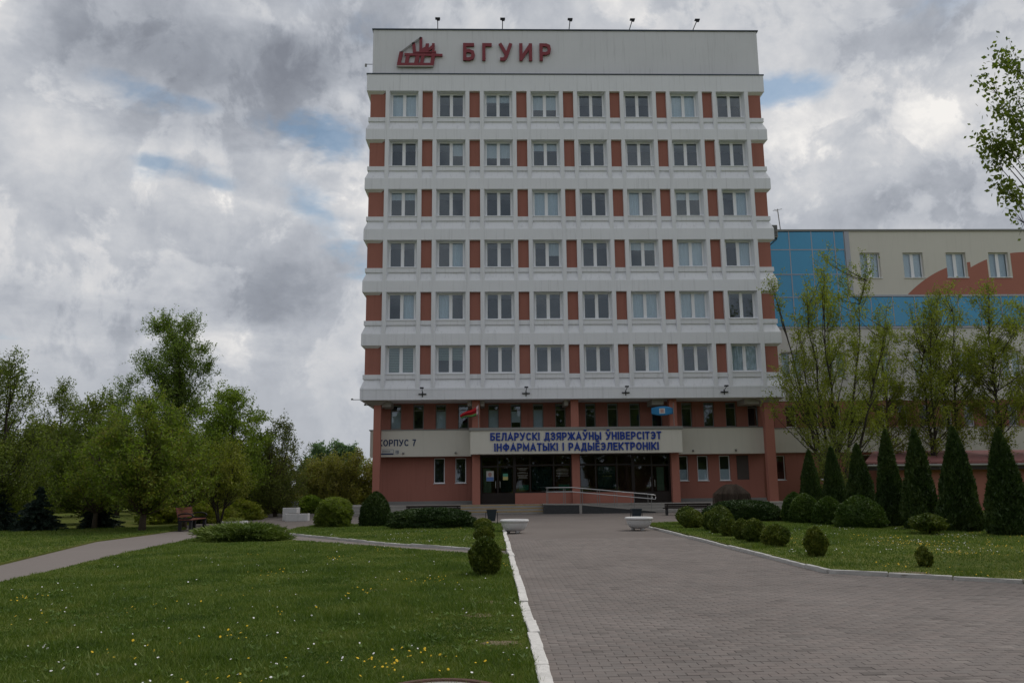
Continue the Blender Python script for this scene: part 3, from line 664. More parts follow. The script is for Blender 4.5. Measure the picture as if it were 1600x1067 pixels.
# columns
for x in (-6.82, -.88, 5.09, 11.08, 16.95):
    wd = .27 if x > 16 else (.215 if x < -6 else .235)
    b = MB(); b.box(x - wd, x + wd, Y0 + .6, Y0 + 1.05, .40, 6.675); b.build('column', 'salmon', bld, bevel=.01)
for (x, wd) in ((-6.3, .26), (-1.27, .12), (-.50, .12), (4.6, .12), (10.2, .36), (16.0, .45)):
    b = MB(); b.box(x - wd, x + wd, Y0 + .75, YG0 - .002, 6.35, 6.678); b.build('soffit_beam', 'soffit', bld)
# canopy over the entrance
b = MB(); b.box(-1.2, 11.34, 47.42, YG0 - .1, 3.42, 4.80); cn = b.build('canopy', 'beige', bld)
b = MB(); b.box(-1.27, 11.41, 47.35, YG0 - .1, 4.80, 4.96); b.build('canopy_cap', 'capgrey', bld)
# entrance glazing
YE = Y0 + 1.0
def glazed(name, x0, x1, z0, z1, bars_x=(), bars_z=(), f=.07, solid=None, y=YE, mat='dark', gm='shopglass'):
    b = MB(); b.box(x0, x1, y, y + .09, z1 - f, z1); b.box(x0, x1, y, y + .09, z0, z0 + f); b.box(x0, x0 + f, y, y + .09, z0 + f, z1 - f); b.box(x1 - f, x1, y, y + .09, z0 + f, z1 - f)
    for x in bars_x: b.box(x - .045, x + .045, y - .004, y + .086, z0 + f, z1 - f)
    for z in bars_z: b.box(x0 + f, x1 - f, y + .003, y + .083, z - .05, z + .05)
    if solid: b.box(x0 + f, x1 - f, y + .02, y + .08, z0 + f, solid)
    o = b.build(name, mat, bld)
    xs = [x0 + f, *bars_x, x1 - f]; zs = [solid or z0 + f, *[z for z in bars_z if z > (solid or 0)], z1 - f]
    for i in range(len(xs) - 1):
        for j in range(len(zs) - 1):
            p = MB(); p.box(xs[i], xs[i + 1], y + .04, y + .05, zs[j], zs[j + 1]); p.build('pane', gm, o)
    return o
dl = glazed('door', -.64, 1.44, .50, 3.40, (.41,), (2.72,), .12, 1.16)
s1 = glazed('display_window', 1.44, 4.85, 1.14, 3.40, (2.36, 3.78), (2.78,), .07)
s2 = glazed('display_window', 5.33, 8.55, 1.14, 3.40, (6.32, 7.6), (2.78,), .07)
dr = glazed('door', 8.55, 10.86, .50, 3.40, (9.72,), (2.72,), .12, 1.16)
for d_, x in ((dl, .28), (dl, .54), (dr, 9.58), (dr, 9.86)):
    b = MB(); b.tube([(x, YE - .01, 1.45), (x, YE - .07, 1.47), (x, YE - .07, 1.83), (x, YE - .01, 1.85)], .014, 6); b.build('handle', 'steel', d_)
b = MB(); b.box(1.44, 4.86, YE - .06, YE + .2, .50, 1.14); b.box(5.32, 8.55, YE - .06, YE + .2, .50, 1.14); b.build('sill_wall', 'salmon', bld)
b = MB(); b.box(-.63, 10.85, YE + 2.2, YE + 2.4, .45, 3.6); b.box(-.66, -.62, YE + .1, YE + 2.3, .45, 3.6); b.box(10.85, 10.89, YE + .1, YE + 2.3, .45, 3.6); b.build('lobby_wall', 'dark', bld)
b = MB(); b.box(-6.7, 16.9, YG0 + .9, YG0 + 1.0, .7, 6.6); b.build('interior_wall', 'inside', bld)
# pale film in the door leaves and prints behind the glass
def sheet(name, x0, x1, z0, z1, y, mat, parent):
    b = MB(); b.box(x0, x1, y, y + .004, z0, z1); return b.build(name, mat, parent)
sheet('door_film', -.46, .02, 1.2, 2.6, YE + .12, 'greenshade', dl); sheet('door_film', 10.02, 10.46, 1.2, 2.6, YE + .12, 'greenshade', dr); sheet('door_film', .62, 1.25, 1.2, 2.6, YE + .5, 'tealfilm', dl)
po = tag(thing('poster', 'portrait poster in blue and pink stuck on the left door leaf', 'poster', (0, 0, 0)))
for nm, a in (('sheet', (-.28, .17, 1.86, 2.46, 'paper')), ('background', (-.27, .16, 1.87, 2.10, 'paperblue')),):
    sheet(nm, *a[:4], YE + .028 - (.006 if nm != 'sheet' else 0), a[4], po)
b = MB(); b.rings([[(-.06 + .11 * math.cos(t * PI / 6), YE + .018, 2.25 + .13 * math.sin(t * PI / 6)) for t in range(12)], [(-.06 + .11 * math.cos(t * PI / 6), YE + .021, 2.25 + .13 * math.sin(t * PI / 6)) for t in range(12)]]); b.build('face_print', 'skin', po)
nt = thing('notice', 'small green and yellow notice stuck on the right leaf of the left entrance door', 'notice')
sheet('header', .72, 1.02, 2.12, 2.30, YE + .028, 'papergreen', nt); sheet('sheet', .72, 1.02, 1.92, 2.12, YE + .028, 'paperyellow', nt)
def film_lines(label, x0, x1, ztop, rows, seed, low_mat='papergreen'):
    t = thing('window_lettering', label, 'lettering'); rg = random.Random(seed); b = MB(); z = ztop
    for n_ in rows:
        for _ in range(n_):
            w = rg.uniform(.55, 1.) * (x1 - x0); c = (x0 + x1) / 2; x = c - w / 2
            while x < c + w / 2:
                q = rg.uniform(.02, .07); b.box(x, min(x + q, c + w / 2), YE + .028, YE + .031, z - .022, z); x += q + .018
            z -= .062
        z -= .05
    b.build('text_lines', 'greyfilm', t)
    sheet('print', x0 + .2 * (x1 - x0), x1, 1.32, 1.62, YE + .06, low_mat, t)
film_lines('faded white text lines on the entrance window beside the left door', 1.56, 2.26, 2.62, (3, 2, 4), 2)
film_lines('faded white text lines on the entrance window beside the middle column', 3.9, 4.72, 2.56, (3, 2, 1), 7)
tp = thing('banner', 'teal banner with pale lettering behind the right entrance window', 'banner')
sheet('sheet', 6.45, 7.52, 1.35, 2.70, YE + .16, 'tealfilm', tp)
b = MB(); rg = random.Random(9); x = 6.55
while x < 7.42:
    q = rg.uniform(.06, .11); z0 = 2.42 + rg.uniform(-.02, .02)
    b.box(x, x + .018, YE + .150, YE + .156, z0, z0 + .22)
    if rg.random() < .7: b.box(x + .018, x + q - .02, YE + .150, YE + .156, z0 + rg.choice((0, .1, .2)), z0 + rg.choice((.22, .12, .22)) if False else z0 + .018)
    x += q
b.box(6.5, 7.48, YE + .150, YE + .156, 2.24, 2.255); b.build('title_strokes', 'paper', tp)
b = MB()
for i in range(8): b.box(6.75 + i * .07, 6.80 + i * .07, YE + .150, YE + .156, 2.05, 2.05 + .05 + .04 * (i % 3 == 0))
b.build('subtitle_strokes', 'paperyellow', tp)
sheet('picture', 2.45, 3.70, 1.30, 2.70, YE + .3, 'tealfilm', tag(thing('window_print', 'dark teal print behind the wide left entrance window', 'window print')))

# ---- entrance platform, steps, ramp
st = thing('entrance_steps', 'broad concrete steps and landing before the entrance arcade', 'steps', (0, 0, 0))
for i, (y, z) in enumerate(((46.25, .165), (46.62, .33), (47.0, .50))):
    b = MB(); b.box(-8.6, 17.4, y, y + (.37 if i < 2 else 4.2), .0 if i == 0 else .165 * i - .1, z)
    b.build('landing' if i == 2 else 'step', 'concrete', st, bevel=.012)
for i, (y, z) in enumerate(((46.25, .165), (46.62, .33), (47.0, .50))):
    b = MB(); b.box(-2.4, 3.0, y - .003, y + .05, z - .05, z + .003); b.build('painted_edge', 'yellowpaint', st)
b = MB(); b.box(-9.1, -8.6, 44.5, 47.5, 0, .42); b.build('cheek_wall', 'bowl', st, bevel=.02)
rp = thing('wheelchair_ramp', 'dark granite clad wheelchair ramp with twin steel handrails', 'ramp', (0, 0, 0))
b = MB(); b.prism_y([(2.95, .0), (9.25, .0), (9.25, .06), (5.0, .47), (2.95, .50)], 45.75, 46.9); b.build('ramp_body', 'granite', rp)
b = MB(); b.prism_y([(2.93, .50), (5.0, .47), (9.27, .06), (9.27, .11), (5.0, .525), (2.93, .555)], 45.72, 46.93); b.build('coping', 'concrete', rp)
b = MB(); b.box(4.95, 5.10, 45.71, 45.75, .0, .50); b.build('joint_strip', 'concrete', rp)
def rz(x): return .53 if x < 4.6 else .53 - (x - 4.6) * .097
for y in (45.82, 46.82):
    for hh in (.92, .68):
        b = MB(); b.tube([(3.15, y, rz(3.1) + hh), (4.6, y, rz(4.6) + hh), (9.1, y, rz(9.1) + hh), (9.28, y, rz(9.1) + hh - .03), (9.30, y, rz(9.1) + .78)], .024, 8); b.build('handrail', 'steel', rp, smooth=True)
    for x in np.linspace(3.2, 9.05, 7):
        b = MB(); b.tube([(x, y, rz(x)), (x, y, rz(x) + .93)], .017, 6); b.build('post', 'capgrey', rp)

# ---- lettering
sg = thing('rooftop_sign', 'large dark red block letters on the rooftop parapet', 'sign', (-1.66, 48.1, 28.78))
letters('БГУИР', 'redsign', sg, -1.66, 4.08, 28.80, 30.02, 48.04, .12, .175, .40)
b = MB(); b.box(-1.5 + 1.66, 5.6, .125, .15, .15, .19); b.box(.16, 5.6, .125, .15, .95, .99); b.build('mounting_rail', 'capgrey', sg)
em = thing('emblem', 'dark red angular emblem of slanted bars left of the rooftop letters', 'emblem', (-6.0, 48.05, 28.35))
def e2(px, pz): return (px * .003252 - .8, (855 - pz) * .00337)       # drawing units of the emblem
def stroke(pts, w=None, name='emblem_bar', mat='redsign', d=.10):
    mb = MB(); mb.prism_y([e2(*q) for q in pts], 0, d); o = mb.build(name, mat, em); return o
def bar(a, b_, w):
    (x0, z0), (x1, z1) = a, b_; stroke([(x0 - w / 2, z0), (x1 - w / 2, z1), (x1 + w / 2, z1), (x0 + w / 2, z0)][::-1] if z0 < z1 else [(x0 - w / 2, z0), (x0 + w / 2, z0), (x1 + w / 2, z1), (x1 - w / 2, z1)])
for a, c, w in (((305, 780), (350, 540), 74), ((455, 780), (485, 575), 74), ((645, 780), (680, 600), 80), ((755, 780), (785, 600), 66), ((962, 800), (992, 570), 74),
                ((612, 560), (588, 350), 64), ((735, 545), (735, 240), 58), ((845, 545), (866, 370), 66), ((985, 545), (985, 365), 54)): bar(a, c, w)
EK = [0]
for q in ([(262, 832), (992, 832), (998, 778), (272, 778)], [(410, 625), (1170, 636), (1170, 590), (410, 575)], [(755, 545), (830, 545), (840, 440), (770, 470)], [(870, 545), (985, 470), (985, 385), (890, 470)], [(262, 860), (985, 860), (988, 836), (262, 836)],
          [(580, 545), (1000, 545), (1040, 520), (1040, 565), (580, 572)]):
    EK[0] += 1; mb = MB(); mb.prism_y([e2(*p_) for p_ in q], -.004 * EK[0], .10); mb.build('emblem_bar', 'redsign' if EK[0] != 5 else 'soffit', em)
stroke([(330, 545), (570, 355), (735, 225), (750, 258), (580, 392), (345, 572)], name='roof_line', mat='capgrey', d=.06)
uni = thing('entrance_sign', 'two rows of raised bright blue letters on the entrance canopy', 'sign', (0, 47.3, 3.5))
letters('БЕЛАРУСКІ ДЗЯРЖАЎНЫ ЎНІВЕРСІТЭТ', 'bluesign', uni, -.03, 10.10, 4.20, 4.66, 47.365, .05, .19, .12)
letters('ІНФАРМАТЫКІ І РАДЫЁЭЛЕКТРОНІКІ', 'bluesign', uni, .20, 9.93, 3.58, 4.04, 47.365, .05, .19, .12)
kp = thing('building_number_sign', 'dark blue wall lettering on the beige course behind the left column', 'sign', (-6.9, YC - .03, 4.0))
letters('КОРПУС 7', 'navysign', kp, -6.86, -4.56, 4.02, 4.42, YC - .02, .02, .17, .13)
sp_ = thing('street_plate', 'white street name plate with blue underline beside the left column', 'sign', (-6.3, YC - .012, 3.5))
b = MB(); b.box(-.50, .40, -.01, .01, .0, .33); b.build('plate', 'paper', sp_)
b = MB(); b.box(-.49, .39, -.014, -.010, .01, .09); b.box(-.49, .39, -.014, -.010, .31, .325); b.box(.375, .39, -.014, -.010, .09, .31); b.build('blue_border', 'navysign', sp_)
b = MB(); rg = random.Random(3); x = -.30
while x < .15: q = rg.uniform(.03, .06); b.box(x, x + q, -.014, -.010, .16, .24); x += q + .02
b.build('text_strokes', 'capgrey', sp_)
sp2 = thing('house_number_plate', 'small white number plate right of the street name plate', 'sign', (-5.7, YC - .012, 3.5))
b = MB(); b.box(-.15, .14, -.01, .01, 0, .31); b.build('plate', 'paper', sp2)
b = MB()
for z in (.06, .14, .22): b.box(-.09, .09, -.014, -.010, z, z + .03)
b.box(.05, .085, -.014, -.010, .06, .25); b.build('text_strokes', 'navysign', sp2)

# ---- lamps, masts, antenna, air conditioner
FL = ['black floodlight bracket on the slab edge, leftmost, above the left bay', 'black floodlight bracket on the slab edge above the left entrance door', 'black floodlight bracket on the slab edge above the right end of the blue sign', 'black floodlight bracket on the slab edge near the right tree']
for x, lb in zip((-4.06, 2.13, 8.13, 14.10), FL):
    t = thing('floodlight', lb, 'floodlight', (x, Y0, 7.0), 'floodlights along the slab edge')
    b = MB(); b.box(-.03, .03, -.02, 0.0, -.16, .16); b.box(-.23, .23, -.07, -.02, -.03, .04); b.build('bracket', 'black', t)
    b = MB(); b.tube([(0, -.05, .12), (.0, -.35, .20), (.03, -.50, .30)], .02, 6); b.build('arm', 'black', t)
    b = MB(); b.box(-.11, .11, -.62, -.42, .28, .36); b.build('lamp_head', 'black', t, bevel=.01)
ML = ['slim mast lamp on the parapet above the red emblem', 'slim mast lamp on the parapet above the red letters', 'slim mast lamp on the parapet just right of the red letters', 'slim leaning mast lamp on the parapet, second from the right end', 'slim leaning mast lamp on the parapet nearest its right end']
for (x, lean), lb in zip(((-3.33, 0.), (.92, .02), (5.32, .08), (9.31, .22), (13.53, .32)), ML):
    t = thing('mast_lamp', lb, 'lamp', (x, 48.3, 31.10), 'mast lamps along the rooftop parapet')
    b = MB(); b.tube([(0, 0, 0), (lean, -.12, .72)], .03, 6); b.box(-.08, .08, -.08, .08, 0, .03); b.build('mast', 'black', t)
    b = MB(); b.box(lean - .16, lean + .16, -.22, -.02, .70, .77); b.box(lean - .06, lean + .13, -.20, -.04, .62, .70); b.build('lamp_head', 'black', t)
for loc, lb, lz in (((-7.55, 48.6, 28.8), 'small bracket lamp sticking out left of the rooftop parapet', -.14), ((-7.82, 48.1, 6.75), 'thin bracket arm sticking out left from the slab edge', .05), ((-7.1, 48.5, 6.45), 'small bracket lamp below the slab beside the left column', .06)):
    t = thing('bracket_lamp', lb, 'lamp', loc, 'bracket lamps on the left side of the building')
    b = MB(); b.tube([(.1, 0, 0), (-.45, 0, .0)], .02, 6); b.build('arm', 'black', t)
    b = MB(); b.box(-.54, -.42, -.05, .05, min(0, lz) - .02, max(0, lz) + .02); b.build('lamp_head', 'capgrey', t)
WL = {-5.32: 'round wall lamp beside the number plate', -2.14: 'small wall lamp on the beige course near the canopy left end', 12.41: 'small wall lamp on the beige course near the canopy right end', 15.06: 'small wall lamp on the right beige course above the dark vent panel'}
for x, lb in WL.items():
    t = thing('wall_lamp', lb, 'lamp', (x, YC, 3.58), 'wall lamps on the beige course')
    b = MB(); b.box(-.05, .05, -.02, 0, -.02, .06); b.build('back_plate', 'capgrey', t)
    b = MB(); b.ball((0, -.08, .0), .07, 8, 5); b.build('lamp_shade', 'capgrey', t, smooth=True)
ac = thing('air_conditioner', 'grey air conditioner unit bracketed on the right side of the white block', 'air conditioner', (17.86, 48.5, 16.95))
b = MB(); b.box(.06, .50, 0, .9, 0, .82); b.build('casing', 'capgrey', ac, bevel=.02)
b = MB()
for i in range(8): b.box(.12, .46, -.012, 0.002, .08 + i * .09, .12 + i * .09)
b.build('grille', 'black', ac)
b = MB(); b.tube([(-.02, .2, -.02), (.5, .2, -.02)], .03, 5); b.tube([(-.18, .2, -.62), (.48, .2, -.06)], .035, 5); b.tube([(-.18, .75, -.62), (.48, .75, -.06)], .035, 5); b.build('bracket', 'black', ac)

def flag(name, label, px, cols, fn, nx=14, ny=6):
    t = thing(name, label, 'flag', (px, 47.75, 4.95))
    b = MB(); b.tube([(0, 0, 0), (0, 0, 1.42)], .02, 6); b.build('flagpole', 'capgrey', t)
    for nm, mat, a, c in cols:
        mb = MB(); v = []; f = []
        for i in range(nx + 1):
            for j in range(ny + 1):
                uu = a[0] + (a[1] - a[0]) * i / nx; vv = c[0] + (c[1] - c[0]) * j / ny; v.append(fn(uu, vv))
        for i in range(nx):
            for j in range(ny): f.append((i * (ny + 1) + j, (i + 1) * (ny + 1) + j, (i + 1) * (ny + 1) + j + 1, i * (ny + 1) + j + 1))
        mb.add(v, f); o = mb.build(nm, mat, t, smooth=True)
        s = o.modifiers.new('solid', 'SOLIDIFY'); s.thickness = .008
    return t
def f1(u, v): return (-.02 - 1.0 * u - .10 * v * u, -.05 * math.sin(7 * u + 2 * v) - .08 * math.sin(11 * v), 1.38 - .62 * u - (1 - v) * (.58 - .38 * u) - .05 * math.sin(6 * u))
flag('flag', 'drooping red and green flag with white hoist over the canopy left end', -.72, [('red_stripe', 'flagred', (.1, 1), (.34, 1)), ('green_stripe', 'flaggreen', (.1, 1), (0, .34)), ('hoist_strip', 'flagwhite', (0, .1), (0, 1))], f1)
def f2(u, v): return (-.04 - 1.30 * u, -.10 * math.sin(6.5 * u), 1.13 + .12 * math.sin(PI * u) - .02 - (1 - v) * (.34 + .22 * math.sin(PI * u)))
fb = flag('flag', 'bright sky blue flag with small emblem over the canopy right end', 10.98, [('cloth', 'flagblue', (0, 1), (0, 1))], f2)
mb = MB(); mb.add([tuple(Vector(f2(.38 + .24 * i / 4, .22 + .56 * j / 4)) + Vector((0, -.012, 0))) for i in range(5) for j in range(5)], [(i * 5 + j, (i + 1) * 5 + j, (i + 1) * 5 + j + 1, i * 5 + j + 1) for i in range(4) for j in range(4)])
mb.build('emblem_shield', 'paper', fb)
mb = MB(); mb.add([tuple(Vector(f2(.43 + .14 * i / 3, .32 + .38 * j / 3)) + Vector((0, -.02, 0))) for i in range(4) for j in range(4)], [(i * 4 + j, (i + 1) * 4 + j, (i + 1) * 4 + j + 1, i * 4 + j + 1) for i in range(3) for j in range(3)])
mb.build('emblem_figure', 'skin', fb)

# ------------------------------------------------------------------ side wing
YS = 52.5
wg = thing('side_wing', 'lower wing with blue glass corner and terracotta wave on cream walls', 'building', (0, 0, 0))
WX0, WX1 = 17.45, 48.0
top_w = [25.44 + 3.0 * k for k in range(7)]
b = holed_wall(24.42, WX1, 13.99, 18.62, YS, .3, [(x, x + 1.40, 15.32, 17.09) for x in top_w]); b.box(24.42, WX1, YS + .9, YS + 9, 13.99, 18.6); b.build('upper_wall', 'wingcream', wg)
mid_w = [19.5 + 3.0 * k for k in range(9)]
b = holed_wall(WX0, WX1, 6.9, 11.9, YS + .002, .3, [(x, x + 1.40, 8.4, 10.2) for x in mid_w]); b.box(WX0, WX1, YS + .9, YS + 9, 6.9, 11.9); b.build('middle_wall', 'wingwhite', wg)
sl_w = [18.4 + 1.5 * k for k in range(19)]
b = holed_wall(WX0, WX1, .0, 6.9, YS + .05, .3, [(x - .36, x + .36, 5.15, 6.6) for x in sl_w] + [(x - .4, x + .4, 1.75, 3.35) for x in (18.9, 21.9, 24.9, 27.9)]); b.box(WX0, WX1, YS + .9, YS + 9, 0, 6.9); b.build('lower_wall', 'terra', wg)
b = MB(); b.box(17.2, WX1, YS - .12, YS + .048, 3.51, 5.07); b.build('string_course', 'beige', wg)
b = MB(); b.box(17.2, WX1, YS - .15, YS + .048, 5.07, 5.13); b.build('course_flashing', 'capgrey', wg)
b = MB(); b.box(WX0, WX1, YS - .1, YS + 9.1, 18.62, 18.74); b.build('roof_flashing', 'capgrey', wg)
b = MB(); b.box(WX0, WX1, YS - .06, YS - .001, 11.78, 11.92); b.box(24.75, WX1, YS - .06, YS - .001, 13.97, 14.10); b.box(24.42, 24.78, YS - .05, YS - .001, 13.97, 18.6); b.build('trim_strip', 'alu', wg)
def big_window(x0, z0, z1, y, w=1.40):
    b = MB(); f = .07; x1 = x0 + w
    b.box(x0, x1, y, y + .07, z1 - f, z1); b.box(x0, x1, y, y + .07, z0, z0 + f); b.box(x0, x0 + f, y, y + .07, z0 + f, z1 - f); b.box(x1 - f, x1, y, y + .07, z0 + f, z1 - f); b.box(x0 + w * .42, x0 + w * .58, y - .005, y + .07, z0 + f, z1 - f)
    o = b.build('window', 'pvc', wg)
    for a, c in ((x0 + f, x0 + w * .42), (x0 + w * .58, x1 - f)):
        p = MB(); p.box(a, c, y + .03, y + .04, z0 + f, z1 - f); p.build('pane', 'pane', o)
    s = MB(); s.box(x0 - .06, x1 + .06, y - .30, y + .01, z0 - .05, z0 - .003); s.build('sill', 'pvc', o)
    c = MB(); c.box(x0 + .05, x1 - .05, y + .15, y + .16, z0 + .05, z1 - .05); c.build('curtain', 'curtain', o)
for x in top_w: big_window(x, 15.32, 17.09, YS + .22)
for x in mid_w: big_window(x, 8.4, 10.2, YS + .22)
for x in sl_w: slim_window(wg, x, 5.16, 6.59, .70, YS + .2, 'pvc', None, None, False)
for x in (18.9, 21.9, 24.9, 27.9): slim_window(wg, x, 1.76, 3.34, .78, YS + .2, 'pvc')
# terracotta wave painted on the cream wall: two thin shells
def wave(cx, rx, x0, x1, top, zb=14.105):
    n = 18; P = [(x0, zb), (x1, zb)]
    for i in range(n + 1):
        x = x1 + (x0 - x1) * i / n; z = top - (top - zb) * (abs(x - cx) / rx) ** 2.2; P.append((x, max(z, zb + .002)))
    b = MB(); ws = sorted({x0, x1, *[v for w in top_w for v in (w - .001, w + 1.401) if x0 < v < x1]})
    def zt(x): return max(top - (top - zb) * (abs(x - cx) / rx) ** 2.2, zb + .002)
    m = 60
    for i in range(m):
        a, c = x0 + (x1 - x0) * i / m, x0 + (x1 - x0) * (i + 1) / m; mid = (a + c) / 2
        blk = any(w - .03 < mid < w + 1.43 for w in top_w)
        ha, hc = zt(a), zt(c)
        if blk: ha, hc = min(ha, 15.26), min(hc, 15.26)
        b.add([(a, YS - .012, zb), (c, YS - .012, zb), (c, YS - .012, hc), (a, YS - .012, ha), (a, YS - .001, zb), (c, YS - .001, zb), (c, YS - .001, hc), (a, YS - .001, ha)], [(0, 1, 2, 3), (3, 2, 6, 7)])
        if blk and zt(mid) > 17.13: b.add([(a, YS - .012, 17.13), (c, YS - .012, 17.13), (c, YS - .012, zt(c)), (a, YS - .012, zt(a))], [(0, 1, 2, 3)])
    b.build('painted_wave', 'salmon', wg)
wave(34.0, 5.5, 28.55, 33.1, 16.45); wave(37.2, 6.5, 33.1, WX1 - .5, 17.1)
# blue glass: panel by panel in an aluminium grid
vx = [17.5, 19.05, 20.6, 22.15, 23.75, 24.42]; hz = [11.92, 13.95, 15.55, 17.3, 18.6]
rg = random.Random(6)
def gpanel(x0, x1, z0, z1):
    b = MB(); t_ = rg.uniform(-.012, .012); s_ = rg.uniform(-.012, .012)
    b.add([(x0 + .03, YS - .03 + t_, z0 + .03), (x1 - .03, YS - .03 - t_, z0 + .03), (x1 - .03, YS - .03 - t_ + s_, z1 - .03), (x0 + .03, YS - .03 + t_ + s_, z1 - .03),
           (x0 + .03, YS + .03, z0 + .03), (x1 - .03, YS + .03, z0 + .03), (x1 - .03, YS + .03, z1 - .03), (x0 + .03, YS + .03, z1 - .03)], [(0, 1, 2, 3), (0, 4, 5, 1), (1, 5, 6, 2), (2, 6, 7, 3), (3, 7, 4, 0)])
    b.build('glass_panel', 'bluepane', wg)
for i in range(5):
    for j in range(4): gpanel(vx[i], vx[i + 1], hz[j], hz[j + 1])
x = 24.42
while x < 44: gpanel(x, x + 1.5, 11.92, 13.97); x += 1.5
for x in vx: b = MB(); b.box(x - .03, x + .03, YS - .05, YS - .0, 11.92, 18.6); b.build('mullion', 'alu', wg)
for z in hz[1:4]: b = MB(); b.box(17.5, 24.42, YS - .055, YS - .002, z - .03, z + .03); b.build('transom', 'alu', wg)
for k in range(13): b = MB(); b.box(24.42 + 1.5 * (k + 1) - .025, 24.42 + 1.5 * (k + 1) + .025, YS - .045, YS - .001, 11.92, 13.97); b.build('mullion', 'alu', wg)
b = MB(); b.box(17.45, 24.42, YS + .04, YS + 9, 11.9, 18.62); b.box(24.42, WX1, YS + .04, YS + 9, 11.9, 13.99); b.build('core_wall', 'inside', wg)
an = thing('antenna', 'thin antenna mast on the wing roof beside the white block', 'antenna', (20.35, 53.2, 18.74))
b = MB(); b.tube([(0, 0, 0), (-.12, 0, 1.75)], .035, 5); b.build('mast', 'capgrey', an)
b = MB(); b.tube([(-.45, 0, 1.62), (.2, 0, 1.75)], .02, 4); b.tube([(-.25, -.2, 1.5), (-.25, .2, 1.8)], .02, 4); b.build('aerial', 'capgrey', an)

# low shed with a red metal roof behind the clipped cones
sh = thing('shed', 'low terracotta shed with a red metal roof behind the conifers', 'shed', (0, 0, 0))
b = MB(); b.box(20.5, 40, 42.5, 46.5, 0, 2.35); b.build('wall', 'terra', sh)
b = MB(); b.add([(19.6, 41.9, 2.62), (41, 41.9, 2.62), (41, 46.9, 3.35), (22.5, 46.9, 3.35), (19.6, 41.9, 2.52), (41, 41.9, 2.52), (41, 46.9, 3.25), (22.5, 46.9, 3.25)], [(0, 1, 2, 3), (7, 6, 5, 4), (0, 4, 5, 1), (1, 5, 6, 2), (2, 6, 7, 3), (3, 7, 4, 0)])
for i in range(34): b.box(22.0 + i * .55, 22.04 + i * .55, 41.92, 41.99, 2.62, 2.65)
b.build('roof', 'shedroof', sh)
b = MB(); b.box(19.8, 41, 41.95, 42.2, 2.18, 2.50); b.build('fascia', 'dark', sh)
b = MB(); b.tube([(19.7, 41.86, 2.42), (41, 41.86, 2.42)], .06, 8); b.build('gutter', 'capgrey', sh)

# ------------------------------------------------------------------ plants
def quads(C, A, B):
    n = len(C); V = np.empty((n, 4, 3), np.float32)
    V[:, 0] = C - A; V[:, 1] = C + B; V[:, 2] = C + A; V[:, 3] = C - B
    return V.reshape(-1, 3), np.arange(n * 4).reshape(n, 4)
def unit(a): return a / np.maximum(np.linalg.norm(a, axis=1, keepdims=True), 1e-6)
def leaf_quads(C, size, r, aspect=.55, droop=.2):
    n = len(C); a = unit(r.normal(size=(n, 3)) + np.array([0, 0, -droop])); b = unit(np.cross(a, r.normal(size=(n, 3))))
    s = size * r.uniform(.6, 1.35, (n, 1))
    return quads(C, a * s * .5, b * s * .5 * aspect)

